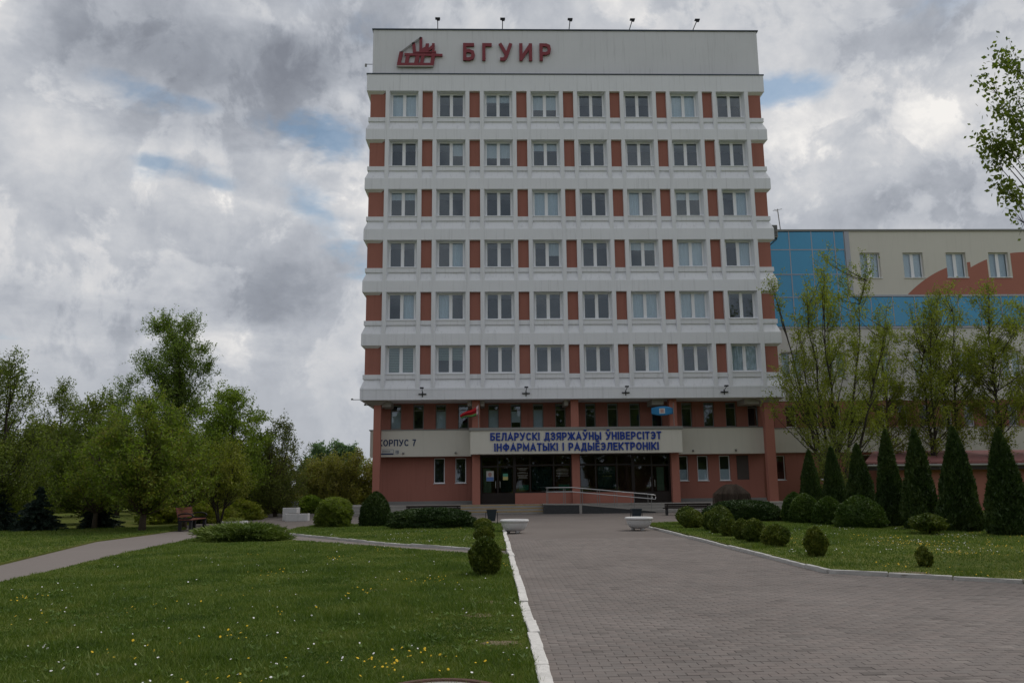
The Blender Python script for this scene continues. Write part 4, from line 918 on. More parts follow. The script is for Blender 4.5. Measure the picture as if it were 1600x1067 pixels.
class Plant:
    pass
def tree(name, label, loc, H, prof, ncl, nleaf, lsize, leaf, bark='bark', seed=1, stems=1, tr=.1, fan=0., sig=.35, elong=.0, up=.8, lean=(0, 0), group=None, cat='tree', bare=.15, shell=.6, sides=5, aspect=.55, flatz=.7, tup=.45):
    """prof: list of (height fraction, radius); trunk(s), limbs to each leaf clump, leaves"""
    r = np.random.RandomState(seed); t = thing(name, label, cat, loc, group)
    hs = np.array([p[0] for p in prof]); rs = np.array([p[1] for p in prof])
    wood = MB(); trunks = []
    for s in range(stems):
        ang = 2 * PI * s / stems + r.uniform(-.5, .5); f = fan * r.uniform(.5, 1.) if stems > 1 else 0
        hh = H * (1. if s == 0 else r.uniform(.75, .97)); pts = []
        for k in range(8):
            q = k / 7; w = tr * 1.6 * q
            pts.append(np.array([math.cos(ang) * f * q ** .8 + lean[0] * q + r.normal(0, w * .5), math.sin(ang) * f * q ** .8 + lean[1] * q + r.normal(0, w * .5), hh * .90 * q - (.1 if k == 0 else 0)]))
        trunks.append(pts); r0 = tr * (1 if stems == 1 else .8)
        wood.tube(pts, [max(r0 * (1 - .92 * (k / 7)) * (1.25 if k == 0 else 1), .008) for k in range(8)], 7)
    # clumps
    hh = r.uniform(0, 1, ncl * 8); ww = np.interp(hh, hs, rs); keep = r.uniform(0, rs.max() ** 2, ncl * 8) < ww ** 2 + .05 * rs.max() ** 2
    keep &= hh >= hs[0]; hh = hh[keep][:ncl]; n = len(hh); ww = np.interp(hh, hs, rs)
    rad = ww * r.uniform(0, 1, n) ** (1 - shell) * r.uniform(.75, 1.08, n); an = r.uniform(0, 2 * PI, n)
    C = np.stack([rad * np.cos(an) + lean[0] * hh, rad * np.sin(an) + lean[1] * hh, hh * H], 1)
    tops = np.array([np.array(T_[7]) + r.normal(0, .12, 3) + np.array([0, 0, k_ * .045 * H]) for T_ in trunks for k_ in (-1, 0, 1.2)]); C = np.concatenate([C, tops])
    pts_all = []
    for c in C:
        T = trunks[r.randint(stems)] if stems == 1 else min(trunks, key=lambda T_: np.hypot(*(np.array(T_[5][:2]) - c[:2])) + r.uniform(0, .8))
        d0 = math.hypot(c[0] - lean[0] * c[2] / H, c[1] - lean[1] * c[2] / H)
        zs = max(hs[0] * H * .75, c[2] - up * d0 * r.uniform(.7, 1.2) - .1); zs = min(zs, T[-1][2] * .97)
        k = min(int(zs / (T[-1][2] / 7.0 + 1e-6)), 6); k = max(k, 0); a0 = np.array(T[k]); a1 = np.array(T[k + 1]); q = np.clip((zs - a0[2]) / max(a1[2] - a0[2], 1e-3), 0, 1); p0 = a0 + (a1 - a0) * q
        mid = (p0 + c) / 2 + np.array([0, 0, -.10 * np.linalg.norm(c - p0)]) + r.normal(0, .05, 3) * np.linalg.norm(c - p0)
        P = [p0 * (1 - u) ** 2 + mid * 2 * u * (1 - u) + c * u * u for u in (0, .33, .66, 1.)]
        L = np.linalg.norm(c - p0); rr = min(tr * .40, .008 + .010 * L); wood.tube(P, [rr, rr * .7, rr * .45, .005], 4, cap=False)
        dr = unit((c - mid)[None])[0]; m = int(nleaf * r.uniform(.6, 1.4)); nt = max(5, int(m / 17)); per = max(3, m // nt)
        sz = sig * r.uniform(.8, 1.25); X = []
        for _ in range(nt):
            q = c + r.normal(0, sz * .55, 3) * np.array([1, 1, flatz]) - dr * r.uniform(0, 1) * (sz * .5 + elong)
            td = dr * .55 + r.normal(0, .55, 3) + np.array([0, 0, tup]); td /= np.linalg.norm(td); tl = (sz * 1.25 + elong * .9) * r.uniform(.5, 1.25)
            tip = q + td * tl; tip[2] -= .06 * tl; wood.tube([q, (q + tip) / 2 + np.array([0, 0, .03 * tl]), tip], [.006, .005, .003], 3, cap=False)
            u = r.uniform(.05, 1.05, (per, 1)); X.append(q + (tip - q) * u + r.normal(0, .035 + lsize * .42, (per, 3)))
        wood.tube([P[2], (P[2] + c) / 2, c + dr * sz * .5], [.009, .007, .004], 3, cap=False)
        X = np.concatenate(X); pts_all.append(X)
        mm = int(m * bare); u = r.uniform(.35, 1, (mm, 1)); pts_all.append(p0 + (c - p0) * u + r.normal(0, sig * .35, (mm, 3)))
    wood.build('trunk', bark, t, smooth=True)
    X = np.concatenate(pts_all); V, F = leaf_quads(X, lsize, r, aspect); np_mesh('crown', V, F, leaf, t)
    return t

def shrub(name, label, loc, H, R, fn, n, lsize, leaf, seed=1, group=None, cat='bush', up=.6, aspect=.45, lump=.08, sx=1., sy=1., z0=0., thick=.10, trunk=True, rz=0., spray=0.):
    """dense clipped shrub: many small sprays on a lumpy lathe surface over a dark inner mass"""
    r = np.random.RandomState(seed); t = thing(name, label, cat, loc, group, rz)
    ph = r.uniform(0, 2 * PI, 12)
    def rad(q, a):
        w = fn(q) * R
        return w * (1 + lump * (np.sin(3 * a + ph[0] + 4 * q) + .7 * np.sin(5 * a + ph[1] - 7 * q) + .6 * np.sin(2 * a + ph[2] + 13 * q) + .5 * np.sin(9 * a + 17 * q + ph[3]) + .45 * np.sin(7 * a - 29 * q + ph[4]) + .35 * np.sin(13 * a + 41 * q + ph[5])) * .6)
    q = r.uniform(0, 1, n * 3); w = np.array([fn(v) for v in q]); keep = r.uniform(0, 1, n * 3) < w + .12; q = q[keep][:n]; a = r.uniform(0, 2 * PI, len(q))
    fq = np.vectorize(fn)
    rr = rad(q, a) if False else np.array([rad(qq, aa) for qq, aa in zip(q, a)])
    depth = 1 - np.abs(r.normal(0, thick, len(q))) + .02
    C = np.stack([rr * depth * np.cos(a) * sx, rr * depth * np.sin(a) * sy, z0 + H * q * (1 - .3 * (1 - depth))], 1)
    out = np.stack([np.cos(a), np.sin(a), np.zeros(len(q))], 1)
    A = unit(out * (1 - up) + np.array([0, 0, up]) + r.normal(0, .35, (len(q), 3))); B = unit(np.cross(A, r.normal(size=(len(q), 3))))
    s = lsize * r.uniform(.6, 1.5, (len(q), 1)); C = C + A * s * spray
    V, F = quads(C, A * s * .5, B * s * .5 * aspect)
    core = MB(); N = 16; K = 9; rings = []
    for k in range(K + 1):
        qq = .02 + .96 * k / K; rings.append([(rad(qq, 2 * PI * i / N) * (1 - thick * 1.1) * math.cos(2 * PI * i / N) * sx, rad(qq, 2 * PI * i / N) * (1 - thick * 1.1) * math.sin(2 * PI * i / N) * sy, z0 + H * (.03 + .92 * k / K)) for i in range(N)])
    core.rings(rings)
    cv = np.array(core.v, np.float32); cf = [f for f in core.f if len(f) == 4]
    np_mesh('foliage', np.concatenate([V, cv]), np.concatenate([F, np.array(cf) + len(V)]), leaf, t)
    if trunk: b = MB(); b.tube([(0, 0, -.05), (.01, 0, z0 + H * .3)], [.035, .025], 6); b.build('stem', 'darkbark', t)
    return t
def f_ball(q): return math.sqrt(max(0, 1 - (2 * q - 1) ** 2)) ** .85
def f_dome(q): return math.sqrt(max(0, 1 - q ** 2.4)) * (1 if q > .12 else .82 + 1.5 * q)
def f_flat(q): return max(0, 1 - q ** 4.5) ** .55 * (.93 + .07 * min(1, q * 4))
def f_cone(q): return (min(1, .78 + q * 2.2)) * max(0, 1 - q ** 1.35) ** .8 + .02
def f_egg(q): return (math.sin(PI * min(1, (q * .82 + .14))) ** .8) * (1 if q < .9 else max(0, (1 - q) / .1) ** .5)
def f_bullet(q): return max(0, 1 - q ** 2.6) ** .75 * (.9 + .1 * min(1, q * 5))

# -- right hand row of clipped conifers, balls, low hedge
CG = 'dark clipped conifer cones in a row by the right lawn'
cone_lb = ['slender dark conifer cone, farthest of the row, beside the building corner', 'slender dark conifer cone, second from the building corner', 'broad twin tipped conifer cone behind the largest clipped ball', 'tall narrow conifer cone left of the split topped one', 'tall conifer cone with a split tip, fifth from the building', 'large tall conifer cone behind the small flat topped shrub', 'largest nearest conifer cone at the right edge of the photo']
for i, (x, y, h, R, lb) in enumerate([(14.3, 36, 3.0, 0.564, cone_lb[0]), (14.3, 33.6, 3.05, 0.528, cone_lb[1]), (14.35, 31.3, 3.05, 0.582, cone_lb[2]), (14.35, 28.9, 3.46, 0.510, cone_lb[3]), (14.5, 27.2, 3.36, 0.582, cone_lb[4]), (14.95, 25.65, 3.30, 0.637, cone_lb[5]), (15.2, 23.7, 3.12, 0.601, cone_lb[6])]):
    shrub('conifer', lb, (x, y, LAWN_Z - .03), h, R, f_cone, 16000, .14, 'thuja', 20 + i, CG, 'conifer', up=.75, aspect=.30, lump=.12, thick=.08, trunk=False)
BG = 'clipped round bushes before the conifer row'
for i, (x, y, h, R, lb) in enumerate([(12.45, 33.2, 1.22, .55, 'clipped round bush farthest back, half hidden by its neighbour'), (12.3, 31.7, 1.18, .66, 'clipped round bush second from the building end'), (12.6, 30.2, 1.08, .62, 'smallest clipped round bush, between two bigger ones'), (12.85, 28.2, 1.15, .86, 'widest clipped round bush, nearest of the row')]):
    shrub('round_bush', lb, (x, y, LAWN_Z - .03), h, R, f_bullet, 9000, .075, 'box', 40 + i, BG, up=.4, lump=.06, trunk=False)
shrub('hedge', 'long low dark clipped hedge in front of the right bench', (10.55, 33.9, LAWN_Z - .03), .90, .95, f_flat, 14000, .08, 'darkyew', 50, None, 'hedge', up=.45, lump=.10, sx=1.65, sy=.75, trunk=False)
GG = 'small golden conifer balls along the right kerb'
gl_ = [(7.02, 17.65, 0.63, 0.23, 'egg shaped golden conifer ball standing alone by the kerb corner'), (7.15, 20.5, 0.55, 0.34, 'wide dark golden conifer ball, nearest of the right kerb cluster'), (7.1, 22.0, 0.63, 0.30, 'golden conifer ball behind the wide dark one'), (7.05, 22.9, 0.59, 0.25, 'golden conifer ball third in the right kerb cluster'), (7.15, 24.6, 0.57, 0.28, 'golden conifer ball fourth in the right kerb cluster'), (7.25, 26.0, 0.59, 0.30, 'golden conifer ball in the middle of the right kerb cluster'), (7.5, 27.6, 0.68, 0.38, 'larger golden conifer ball behind the middle of the kerb cluster'), (7.2, 29.2, 0.68, 0.42, 'bright golden conifer ball near the right bowl planter'), (8.4, 29.8, 0.78, 0.42, 'bright golden conifer ball before the right bench'), (7.6, 31.5, 0.71, 0.44, 'golden conifer ball farthest along the right kerb')]
for i, (x, y, h, R, lb) in enumerate(gl_):
    shrub('golden_conifer', lb, (x, y, LAWN_Z - .03), h, R, f_egg, 5000 if i < 3 else 3500, .065, 'goldthuja', 60 + i, GG, 'conifer', up=.55, lump=.12, z0=.03)
shrub('golden_conifer', 'low flat topped golden shrub before the tall cones', (13.2, 24.4, LAWN_Z - .03), .52, .48, f_egg, 3500, .075, 'goldthuja', 75, None, 'conifer', up=.45, lump=.2, z0=.12)
shrub('golden_conifer', 'tiny lopsided golden conifer near the right kerb', (8.12, 15.3, LAWN_Z - .03), .38, .13, f_egg, 1200, .055, 'goldthuja', 76, None, 'conifer', up=.6, lump=.3, z0=.03)
# bare weeping dome
wd = thing('weeping_shrub', 'brown leafless weeping shrub trimmed as a dome by the wall', 'shrub', (11.9, 40, 0))
b = MB(); rg = random.Random(8)
for i in range(900):
    a = rg.uniform(0, 2 * PI); e = rg.uniform(.3, 1.) ** .6; R1 = .98 * e; z1 = rg.uniform(.1, .5); top = 1.68 - .25 * e
    pts = [(rg.gauss(0, .05), rg.gauss(0, .05), 1.25), (math.cos(a) * R1 * .5, math.sin(a) * R1 * .5, top), (math.cos(a + .1) * R1 * .92, math.sin(a + .1) * R1 * .92, top - .35), (math.cos(a + .15) * R1, math.sin(a + .15) * R1, z1)]
    b.tube(pts, [.010, .009, .008, .006], 3, cap=False)
b.build('branches', 'twig', wd); b = MB(); b.tube([(0, 0, -.02), (0, 0, 1.3)], [.06, .05], 6); b.build('trunk', 'darkbark', wd)

# -- left bed
shrub('round_bush', 'loose round deciduous bush left of the dark clipped cone', (-6.3, 33, LAWN_Z - .03), 1.22, .72, f_flat, 9000, .085, 'dull', 80, None, up=.3, lump=.12, thick=.16)
shrub('conifer', 'dark stepped clipped conifer at the building left corner', (-4.66, 33.2, LAWN_Z - .03), 1.42, .66, f_bullet, 10000, .075, 'thuja', 81, None, 'conifer', up=.5, lump=.07, trunk=False)
shrub('hedge', 'low dark hedge along the left bed before the bench', (-2.2, 31.0, LAWN_Z - .03), .80, .8, f_flat, 14000, .08, 'darkyew', 82, None, 'hedge', up=.45, lump=.12, sx=2.0, sy=.8, trunk=False)
for i, (x, y, h, R, lb) in enumerate([(-.11, 14.9, .68, .285, 'big golden conifer ball in front, beside the white kerb'), (-.2, 23.0, .46, .28, 'golden conifer ball just behind the cross path by the kerb'), (-.22, 26.3, .43, .30, 'golden conifer ball second behind the cross path by the kerb'), (-.30, 30.2, .40, .33, 'golden conifer ball farthest along the white kerb')]):
    shrub('golden_conifer', lb, (x, y, LAWN_Z - .03), h, R, f_egg, 8000 if i == 0 else 4500, .055, 'goldthuja' if i else 'goldthuja', 90 + i, 'golden conifer balls along the white kerb', 'conifer', up=.6, lump=.10, z0=.03)
shrub('juniper', 'low spreading juniper where the two paths meet', (-7.6, 25.4, LAWN_Z - .03), .52, 1.05, f_flat, 13000, .17, 'juniper', 95, None, 'juniper', up=.22, aspect=.13, lump=.16, sx=1.2, sy=.9, thick=.2, trunk=False, spray=.3)

# -- left trees
TG = 'trees of the left grove'
tree('tree', 'broad round maple with bronze tinted crown behind the bench', (-13.25, 31.5, 0), 5.15, [(.17, 1.2), (.28, 2.1), (.5, 2.35), (.75, 1.9), (.92, 1.0), (1., .3)], 125, 210, .105, 'maple', seed=3, tr=.13, sig=.33, shell=.55, up=.9, group=TG)
tree('tree', 'slim dark trunked maple right behind the bronze one', (-12.7, 34.3, 0), 3.9, [(.25, .7), (.5, 1.3), (.8, 1.1), (1., .3)], 70, 110, .10, 'maple', seed=4, tr=.09, sig=.28, up=.9, group=TG)
tree('tree', 'small thin maple left of the broad bronze one', (-16.0, 33.5, 0), 4.0, [(.22, .9), (.5, 1.6), (.8, 1.3), (1., .3)], 90, 120, .10, 'maple', seed=5, tr=.10, sig=.30, up=.9, group=TG)
tree('poplar_tree', 'tall open crowned poplar towering behind the maple', (-19.6, 50, 0), 12.1, [(.3, 1.2), (.5, 2.1), (.7, 2.3), (.86, 2.1), (.97, 1.5), (1., .8)], 85, 430, .115, 'poplar', seed=6, tr=.22, sig=.46, elong=.2, up=1.1, group=TG, shell=.45)
tree('tree', 'multi stemmed dark tree at the left edge with spiky top', (-20.6, 33.5, 0), 7.4, [(.08, 2.0), (.3, 2.7), (.55, 2.2), (.8, 1.3), (1., .35)], 120, 270, .095, 'dull', bark='darkbark', seed=7, stems=4, fan=1.6, tr=.15, sig=.34, elong=.35, up=1.4, group=TG)
tree('tree', 'leafy tree filling the gap left of the maple', (-18.6, 38.5, 0), 6.0, [(.08, 1.5), (.3, 2.2), (.6, 1.9), (.85, 1.1), (1., .3)], 150, 120, .13, 'dull', seed=8, tr=.13, sig=.36, elong=.15, group=TG)
tree('tree', 'thin airy tree with loose sprays left of the poplar', (-22.6, 50, 0), 8.5, [(.1, 1.6), (.45, 2.3), (.75, 1.7), (1., .4)], 75, 230, .11, 'poplar', seed=9, tr=.12, sig=.36, elong=.3, up=1.2, group=TG)
tree('tree', 'airy tree leaning out between spiky tree and poplar', (-25.5, 48, 0), 7.9, [(.1, 1.8), (.45, 2.4), (.8, 1.5), (1., .4)], 75, 230, .11, 'dull', seed=10, tr=.12, sig=.36, elong=.3, up=1.2, group=TG)
tree('tree', 'bright fresh green tree right of the maple', (-14.0, 44, 0), 7.0, [(.12, 1.2), (.35, 1.9), (.65, 1.9), (.88, 1.5), (1., .7)], 95, 250, .12, 'fresh', seed=11, tr=.13, sig=.40, elong=.15, up=1.1, group=TG)
tree('sapling', 'small forked sapling with yellow green leaves behind the bench', (-12.0, 36.5, 0), 3.7, [(.25, .6), (.5, 1.45), (.8, 1.35), (1., .4)], 80, 100, .10, 'yellowleaf', bark='darkbark', seed=12, stems=3, fan=.8, tr=.06, sig=.28, up=1.2, group=TG)
tree('tree', 'olive coloured open tree with spire twigs near the forecourt', (-12.2, 46.5, 0), 5.6, [(.04, 1.1), (.3, 1.8), (.6, 1.5), (.85, .9), (1., .25)], 150, 90, .11, 'olive', seed=13, stems=4, fan=1.0, tr=.09, sig=.25, elong=.3, up=1.5, group=TG)
tree('tree', 'olive bush tree low beside the open spired one', (-14.6, 49, 0), 3.9, [(.02, 1.6), (.4, 1.9), (.8, 1.2), (1., .3)], 120, 100, .12, 'olive', seed=14, stems=4, fan=1.0, tr=.08, sig=.32, elong=.15, up=1.3, group=TG)
for i, (x, h, R, lb) in enumerate([(-16.8, 4.0, 2.1, 'yellowish willow bush at the left end of the far thicket'), (-13.6, 3.9, 2.2, 'yellowish willow bush in the middle of the far thicket'), (-11.2, 4.3, 2.0, 'yellowish willow bush nearest the building'), (-9.0, 3.6, 1.8, 'yellowish willow bush half hidden by the left column')]):
    tree('willow_bush', lb, (x, 63 + i % 2 * 2, 0), h, [(.0, R * .8), (.3, R), (.65, R * .85), (.9, R * .5), (1., .2)], 130, 100, .15, 'willow', seed=15 + i, stems=5, fan=1.3, tr=.07, sig=.38, elong=.25, up=1.6, group='willow bushes beyond the forecourt', cat='bush')
for i, (x, h, R, lb) in enumerate([(-29.4, 6.0, 1.2, 'smallest far rounded tree, left of the distant clump'), (-27.4, 8.6, 1.7, 'tall far rounded tree, left of the distant pair'), (-24.6, 8.8, 2.2, 'broad far rounded tree, centre of the distant clump'), (-22.4, 7.8, 1.7, 'far rounded tree, right end of the distant clump')]):
    tree('far_tree', lb, (x, 130, 0), h, [(.05, R * .6), (.3, R), (.7, R), (.92, R * .6), (1., .2)], 70, 110, .32, 'far', seed=20 + i, tr=.16, sig=.5, group='far trees on the skyline', up=1.)
rg = random.Random(11)
back = [(-58, 62, 7.5), (-50, 60, 6.5), (-44, 63, 7.5), (-38.5, 58, 6.4), (-34, 62, 6.8), (-29.5, 58, 5.8), (-25.5, 60, 5.6), (-21.8, 58, 5.0), (-30, 44, 6.8), (-18.6, 56, 4.6)]
kinds = ['dull', 'fresh', 'olive', 'dull', 'yellowleaf', 'olive', 'fresh', 'dull', 'dull', 'yellowleaf']
wordsb = ['farthest left background tree of the thicket', 'background tree second from the left, fresh green', 'olive background tree behind the spiky one', 'dull green background tree left of the airy pair', 'yellow green background tree behind the airy pair', 'olive background tree left of the poplar foot', 'fresh green background tree at the poplar foot', 'dull green background tree behind the maple', 'dark background tree behind the left edge tree', 'yellow green background tree between maple and bright tree']
for i, ((x, y, h), k, lb) in enumerate(zip(back, kinds, wordsb)):
    tree('background_tree', lb, (x, y, 0), h, [(.0, 2.6), (.3, 3.3), (.65, 2.8), (.9, 1.6), (1., .4)], 95, 100, .22, k, seed=30 + i, stems=3, fan=1.2, tr=.13, sig=.55, elong=.2, up=1.2, group='background trees behind the left grove')
def spruce(label, loc, H, R, seed):
    r = np.random.RandomState(seed); t = thing('spruce_tree', label, 'spruce', loc, 'dark young spruces in the left grove')
    b = MB(); b.tube([(0, 0, -.05), (0, 0, H)], [.07, .01], 6); P = []; A = []
    for k in range(150):
        q = r.uniform(0, 1) ** 1.3; z = H * (.03 + .95 * q); L = R * (1 - q) * r.uniform(.75, 1.1) + .05; a = r.uniform(0, 2 * PI); d = np.array([math.cos(a), math.sin(a), -.18])
        e = np.array([0, 0, z]) + d * L; b.tube([(0, 0, z), tuple(e)], [.012, .004], 3, cap=False)
        m = int(50 + 110 * L / R); u = r.uniform(.15, 1, (m, 1)); P.append(np.array([0, 0, z]) + d * L * u + r.normal(0, .05, (m, 3)) * (1.2 - u)); A.append(np.repeat(unit((d + np.array([0, 0, .1]))[None]), m, 0) + r.normal(0, .5, (m, 3)))
    b.build('trunk', 'darkbark', t); P = np.concatenate(P); A = unit(np.concatenate(A)); B = unit(np.cross(A, r.normal(size=P.shape)))
    V, F = quads(P, A * .06, B * .014); np_mesh('crown', V, F, 'spruce', t)
spruce('dark low spruce left of the pair under the trees', (-17.9, 32.8, 0), 1.75, 1.25, 1); spruce('dark low spruce right of the pair under the trees', (-16.1, 34.2, 0), 1.7, 1.05, 2); spruce('dark low spruce at the left edge behind the lawn', (-19.6, 33.2, 0), 1.5, 1.1, 3)
for i, (x, y, lb) in enumerate([(-15.0, 38, 'low yellow green bush glowing behind the maple trunks'), (-13.4, 39.5, 'low yellow green bush right of the maple trunks'), (-20.8, 37, 'low yellow green bush behind the left spruce'), (-12.9, 42, 'low yellow green bush beside the forecourt edge'), (-11.5, 52, 'low fresh bush behind the grey litter bin')]):
    shrub('low_bush', lb, (x, y, 0), 1.15, 1.15, f_bullet, 4500, .13, 'yellowleaf' if i != 4 else 'fresh', 110 + i, 'low bushes under the left grove', up=.3, lump=.2, thick=.25, aspect=.6)

# -- right young trees before the wing
SG = 'young spring trees before the wing'
tree('spring_tree', 'tall sparse multi stemmed tree before the blue glass corner', (18.3, 42.5, 0), 14.4, [(.26, 2.4), (.36, 3.4), (.5, 3.3), (.65, 2.6), (.82, 1.5), (1., .25)], 156, 133, .115, 'spring', bark='darkbark', seed=50, stems=7, fan=3.0, tr=.12, sig=.29, elong=.55, up=.9, group=SG, lean=(.6, 0), bare=.25, tup=.7)
tree('spring_tree', 'leafy young tree right of the tall sparse one', (22.8, 45.5, 0), 11.6, [(.24, .9), (.45, 1.7), (.7, 1.6), (.88, 1.0), (1., .3)], 100, 91, .115, 'spring', seed=51, stems=1, fan=.6, tr=.15, sig=.30, elong=.36, up=.95, bare=.12, tup=.75, group=SG)
tree('spring_tree', 'young tree with leaning dark stem in the middle of the wing', (24.6, 44.5, 0), 12.2, [(.24, 1.0), (.45, 1.9), (.72, 1.8), (.9, 1.1), (1., .3)], 106, 91, .115, 'spring', bark='darkbark', seed=52, stems=2, fan=.6, tr=.15, sig=.30, elong=.36, up=.95, bare=.12, tup=.75, group=SG, lean=(.5, 0))
tree('spring_tree', 'dense topped yellow green young tree left of the right pair', (27.0, 46, 0), 13.2, [(.26, 1.0), (.48, 2.0), (.75, 2.0), (.92, 1.3), (1., .35)], 131, 107, .115, 'spring', bark='darkbark', seed=53, stems=2, fan=.6, tr=.15, sig=.30, elong=.36, up=.95, bare=.12, tup=.75, group=SG)
tree('spring_tree', 'dense yellow green young tree before the red wave', (28.4, 44, 0), 12.5, [(.26, 1.0), (.48, 2.0), (.75, 2.0), (.92, 1.3), (1., .35)], 137, 107, .115, 'spring', bark='darkbark', seed=54, stems=1, fan=.6, tr=.15, sig=.30, elong=.36, up=.95, bare=.12, tup=.75, group=SG)
tree('spring_tree', 'young yellow green tree at the right edge', (31.6, 44.5, 0), 12.4, [(.3, 1.0), (.48, 2.0), (.75, 1.9), (.92, 1.2), (1., .3)], 131, 109, .115, 'spring', bark='darkbark', seed=55, stems=2, fan=.6, tr=.15, sig=.30, elong=.36, up=.95, bare=.12, tup=.75, group=SG)
tree('tree', 'thin leafy tree low behind the far conifer cones', (17.2, 40, 0), 4.2, [(.1, .6), (.4, 1.2), (.8, .9), (1., .2)], 60, 50, .11, 'olive', seed=56, stems=3, fan=.7, tr=.06, sig=.28, up=1.3)

def added_woods():  # invented wood behind the viewpoint, put in for the lower windows to reflect
    r = np.random.RandomState(99); C = []
    for k in range(26):
        x = -62 + k * 4.9 + r.uniform(-1.5, 1.5); y = r.uniform(-30, -22); H = r.uniform(11, 17); m = 2600
        q = r.uniform(0, 1, m); R = 3.2 * np.sqrt(np.clip(1 - (2 * q - 1) ** 2, 0, 1)) + .4; a = r.uniform(0, 2 * PI, m); u = r.uniform(.5, 1, m)
        C.append(np.stack([x + R * u * np.cos(a), y + R * u * np.sin(a), H * q], 1))
    V, F = leaf_quads(np.concatenate(C), 1.0, r); o = np_mesh('added_woods', V, F, 'dull'); tag(o, 'invented wood added behind the viewpoint, unseen except as reflections in the windows', 'added_woods', kind='stuff')
added_woods()

# -- branch reaching in at the top right: a whole tree standing outside the frame
def edge_tree():
    r = np.random.RandomState(77); t = thing('lime_tree', 'near tree outside the frame whose branches reach in at top right', 'tree', (13.4, 17.5, LAWN_Z - .02))
    w = MB(); tk = [np.array([r.normal(0, .04), r.normal(0, .04), z]) for z in (-.1, 2, 4, 6, 8, 10, 12, 13.5)]; w.tube(tk, [.24, .20, .18, .16, .13, .10, .06, .02], 9)
    ends = []
    # targets near the right border of the view
    for (x, y, z, n) in [(11.28, 16.0, 10.52, 41), (10.92, 16.1, 9.93, 25), (11.49, 15.9, 10.22, 32), (11.24, 16.2, 9.37, 41), (11.34, 16, 9.03, 32), (10.62, 16.0, 8.52, 22), (10.91, 16.1, 8.48, 54), (11.16, 16., 8.35, 54), (10.81, 16.1, 8.14, 25), (10.98, 16.1, 7.54, 41), (11.15, 16., 7.33, 35), (11.19, 16.1, 6.91, 9), (11.54, 16.2, 9.71, 41), (11.50, 16.1, 8.78, 48)]:
        ends.append((np.array([x + .06, y, z + .35]) - np.array([13.4, 17.5, 0]), n, .20))
    for k in range(70):
        a = r.uniform(-1.9, 2.2); z = r.uniform(5.5, 13); L = r.uniform(.6, 2.2) * (1.1 - abs(z - 8.5) / 9)
        p = np.array([math.cos(a) * L, math.sin(a) * L, z])
        if (p[0] + 13.4) / (p[1] + 17.5) > .76: ends.append((p, 45, .3))
    X = []
    for e, n, sg_ in ends:
        zs = max(3.5, e[2] - .5 * np.hypot(e[0], e[1]) - .3); p0 = np.array([0, 0, zs]); mid = (p0 + e) / 2 + np.array([0, 0, .15])
        P = [p0 * (1 - u) ** 2 + mid * 2 * u * (1 - u) + e * u * u for u in (0, .3, .6, .85, 1.)]; w.tube(P, [.035, .02, .011, .007, .004], 5, cap=False)
        d = unit((e - mid)[None])[0]
        n = int(n * 3.4); Q = e + d * r.normal(-.10, .20, (n, 1)) + r.normal(0, sg_ * .62, (n, 3)) + np.array([0, 0, -.03]); X.append(Q)
        for q in Q[:8]: w.tube([tuple(P[3]), tuple((P[3] + q) / 2 + np.array([0, 0, .02])), tuple(q)], [.006, .004, .002], 3, cap=False)
    w.build('trunk', 'darkbark', t, smooth=True); X = np.concatenate(X); V, F = leaf_quads(X, .102, r, .65, .6); np_mesh('crown', V, F, 'dull', t)
edge_tree()

# ------------------------------------------------------------------ grass and flowers
def grass():
    r = np.random.RandomState(1); P = []
    for L, (xa, xb, ya, yb), n in ((L1, (-9.6, .4, 6.6, 28), 520000), (L2, (-7.6, .4, 20.8, 35), 60000), (L4, (6.2, 24, 8, 33), 220000), (L3, (-22, -10, 17, 34), 90000)):
        y = 1 / (1 / ya + (1 / yb - 1 / ya) * r.uniform(0, 1, n)) if L in (L1,) else r.uniform(ya, yb, n) ** 1.0
        x = r.uniform(xa, xb, n); k = inpoly(L, x, y) & vis(x, y, .02); P.append(np.stack([x[k], y[k]], 1))
    nb = len(np.concatenate(P))
    for k in range(150):                        # longer, denser tufts
        cy = 1 / r.uniform(1 / 30, 1 / 7.); cx = r.uniform(-.62, .02) * cy if k % 4 else r.uniform(.2, .62) * cy; m = 260; w_ = r.uniform(.10, .32)
        x = cx + r.normal(0, w_ * 1.5, m); y = cy + r.normal(0, w_, m); k_ = (inpoly(L1, x, y) | inpoly(L4, x, y)) & vis(x, y, .02); P.append(np.stack([x[k_], y[k_]], 1))
    P = np.concatenate(P); n = len(P); x, y = P.T
    tuft = .5 + .5 * np.sin(x * 2.1 + 1.3 * np.sin(y * 1.7)) * np.sin(y * 2.6 + 1.1 * np.sin(x * 1.3 + 2)); tuft2 = .5 + .5 * np.sin(x * .7 + y * .45 + 1) * np.sin(y * .9 - x * .3)
    h = (.014 + .020 * tuft ** 2 + .014 * tuft2) * r.uniform(.5, 1.4, n) * (1 + y / 40) * np.where(np.arange(n) >= nb, 2.1, 1.); w = .0032 * (1 + y / 9.0)
    a = r.uniform(0, 2 * PI, n); ln = r.normal(0, .45, (n, 2)) * h[:, None]
    V = np.empty((n, 3, 3), np.float32); z = np.full(n, LAWN_Z - .004)
    V[:, 0] = np.stack([x - np.cos(a) * w, y - np.sin(a) * w, z], 1); V[:, 1] = np.stack([x + np.cos(a) * w, y + np.sin(a) * w, z], 1); V[:, 2] = np.stack([x + ln[:, 0], y + ln[:, 1], z + h], 1)
    o = np_mesh('grass', V.reshape(-1, 3), np.arange(n * 3).reshape(n, 3), 'blade'); tag(o, 'short green grass blades growing over the lawns', 'grass', kind='stuff')
grass()
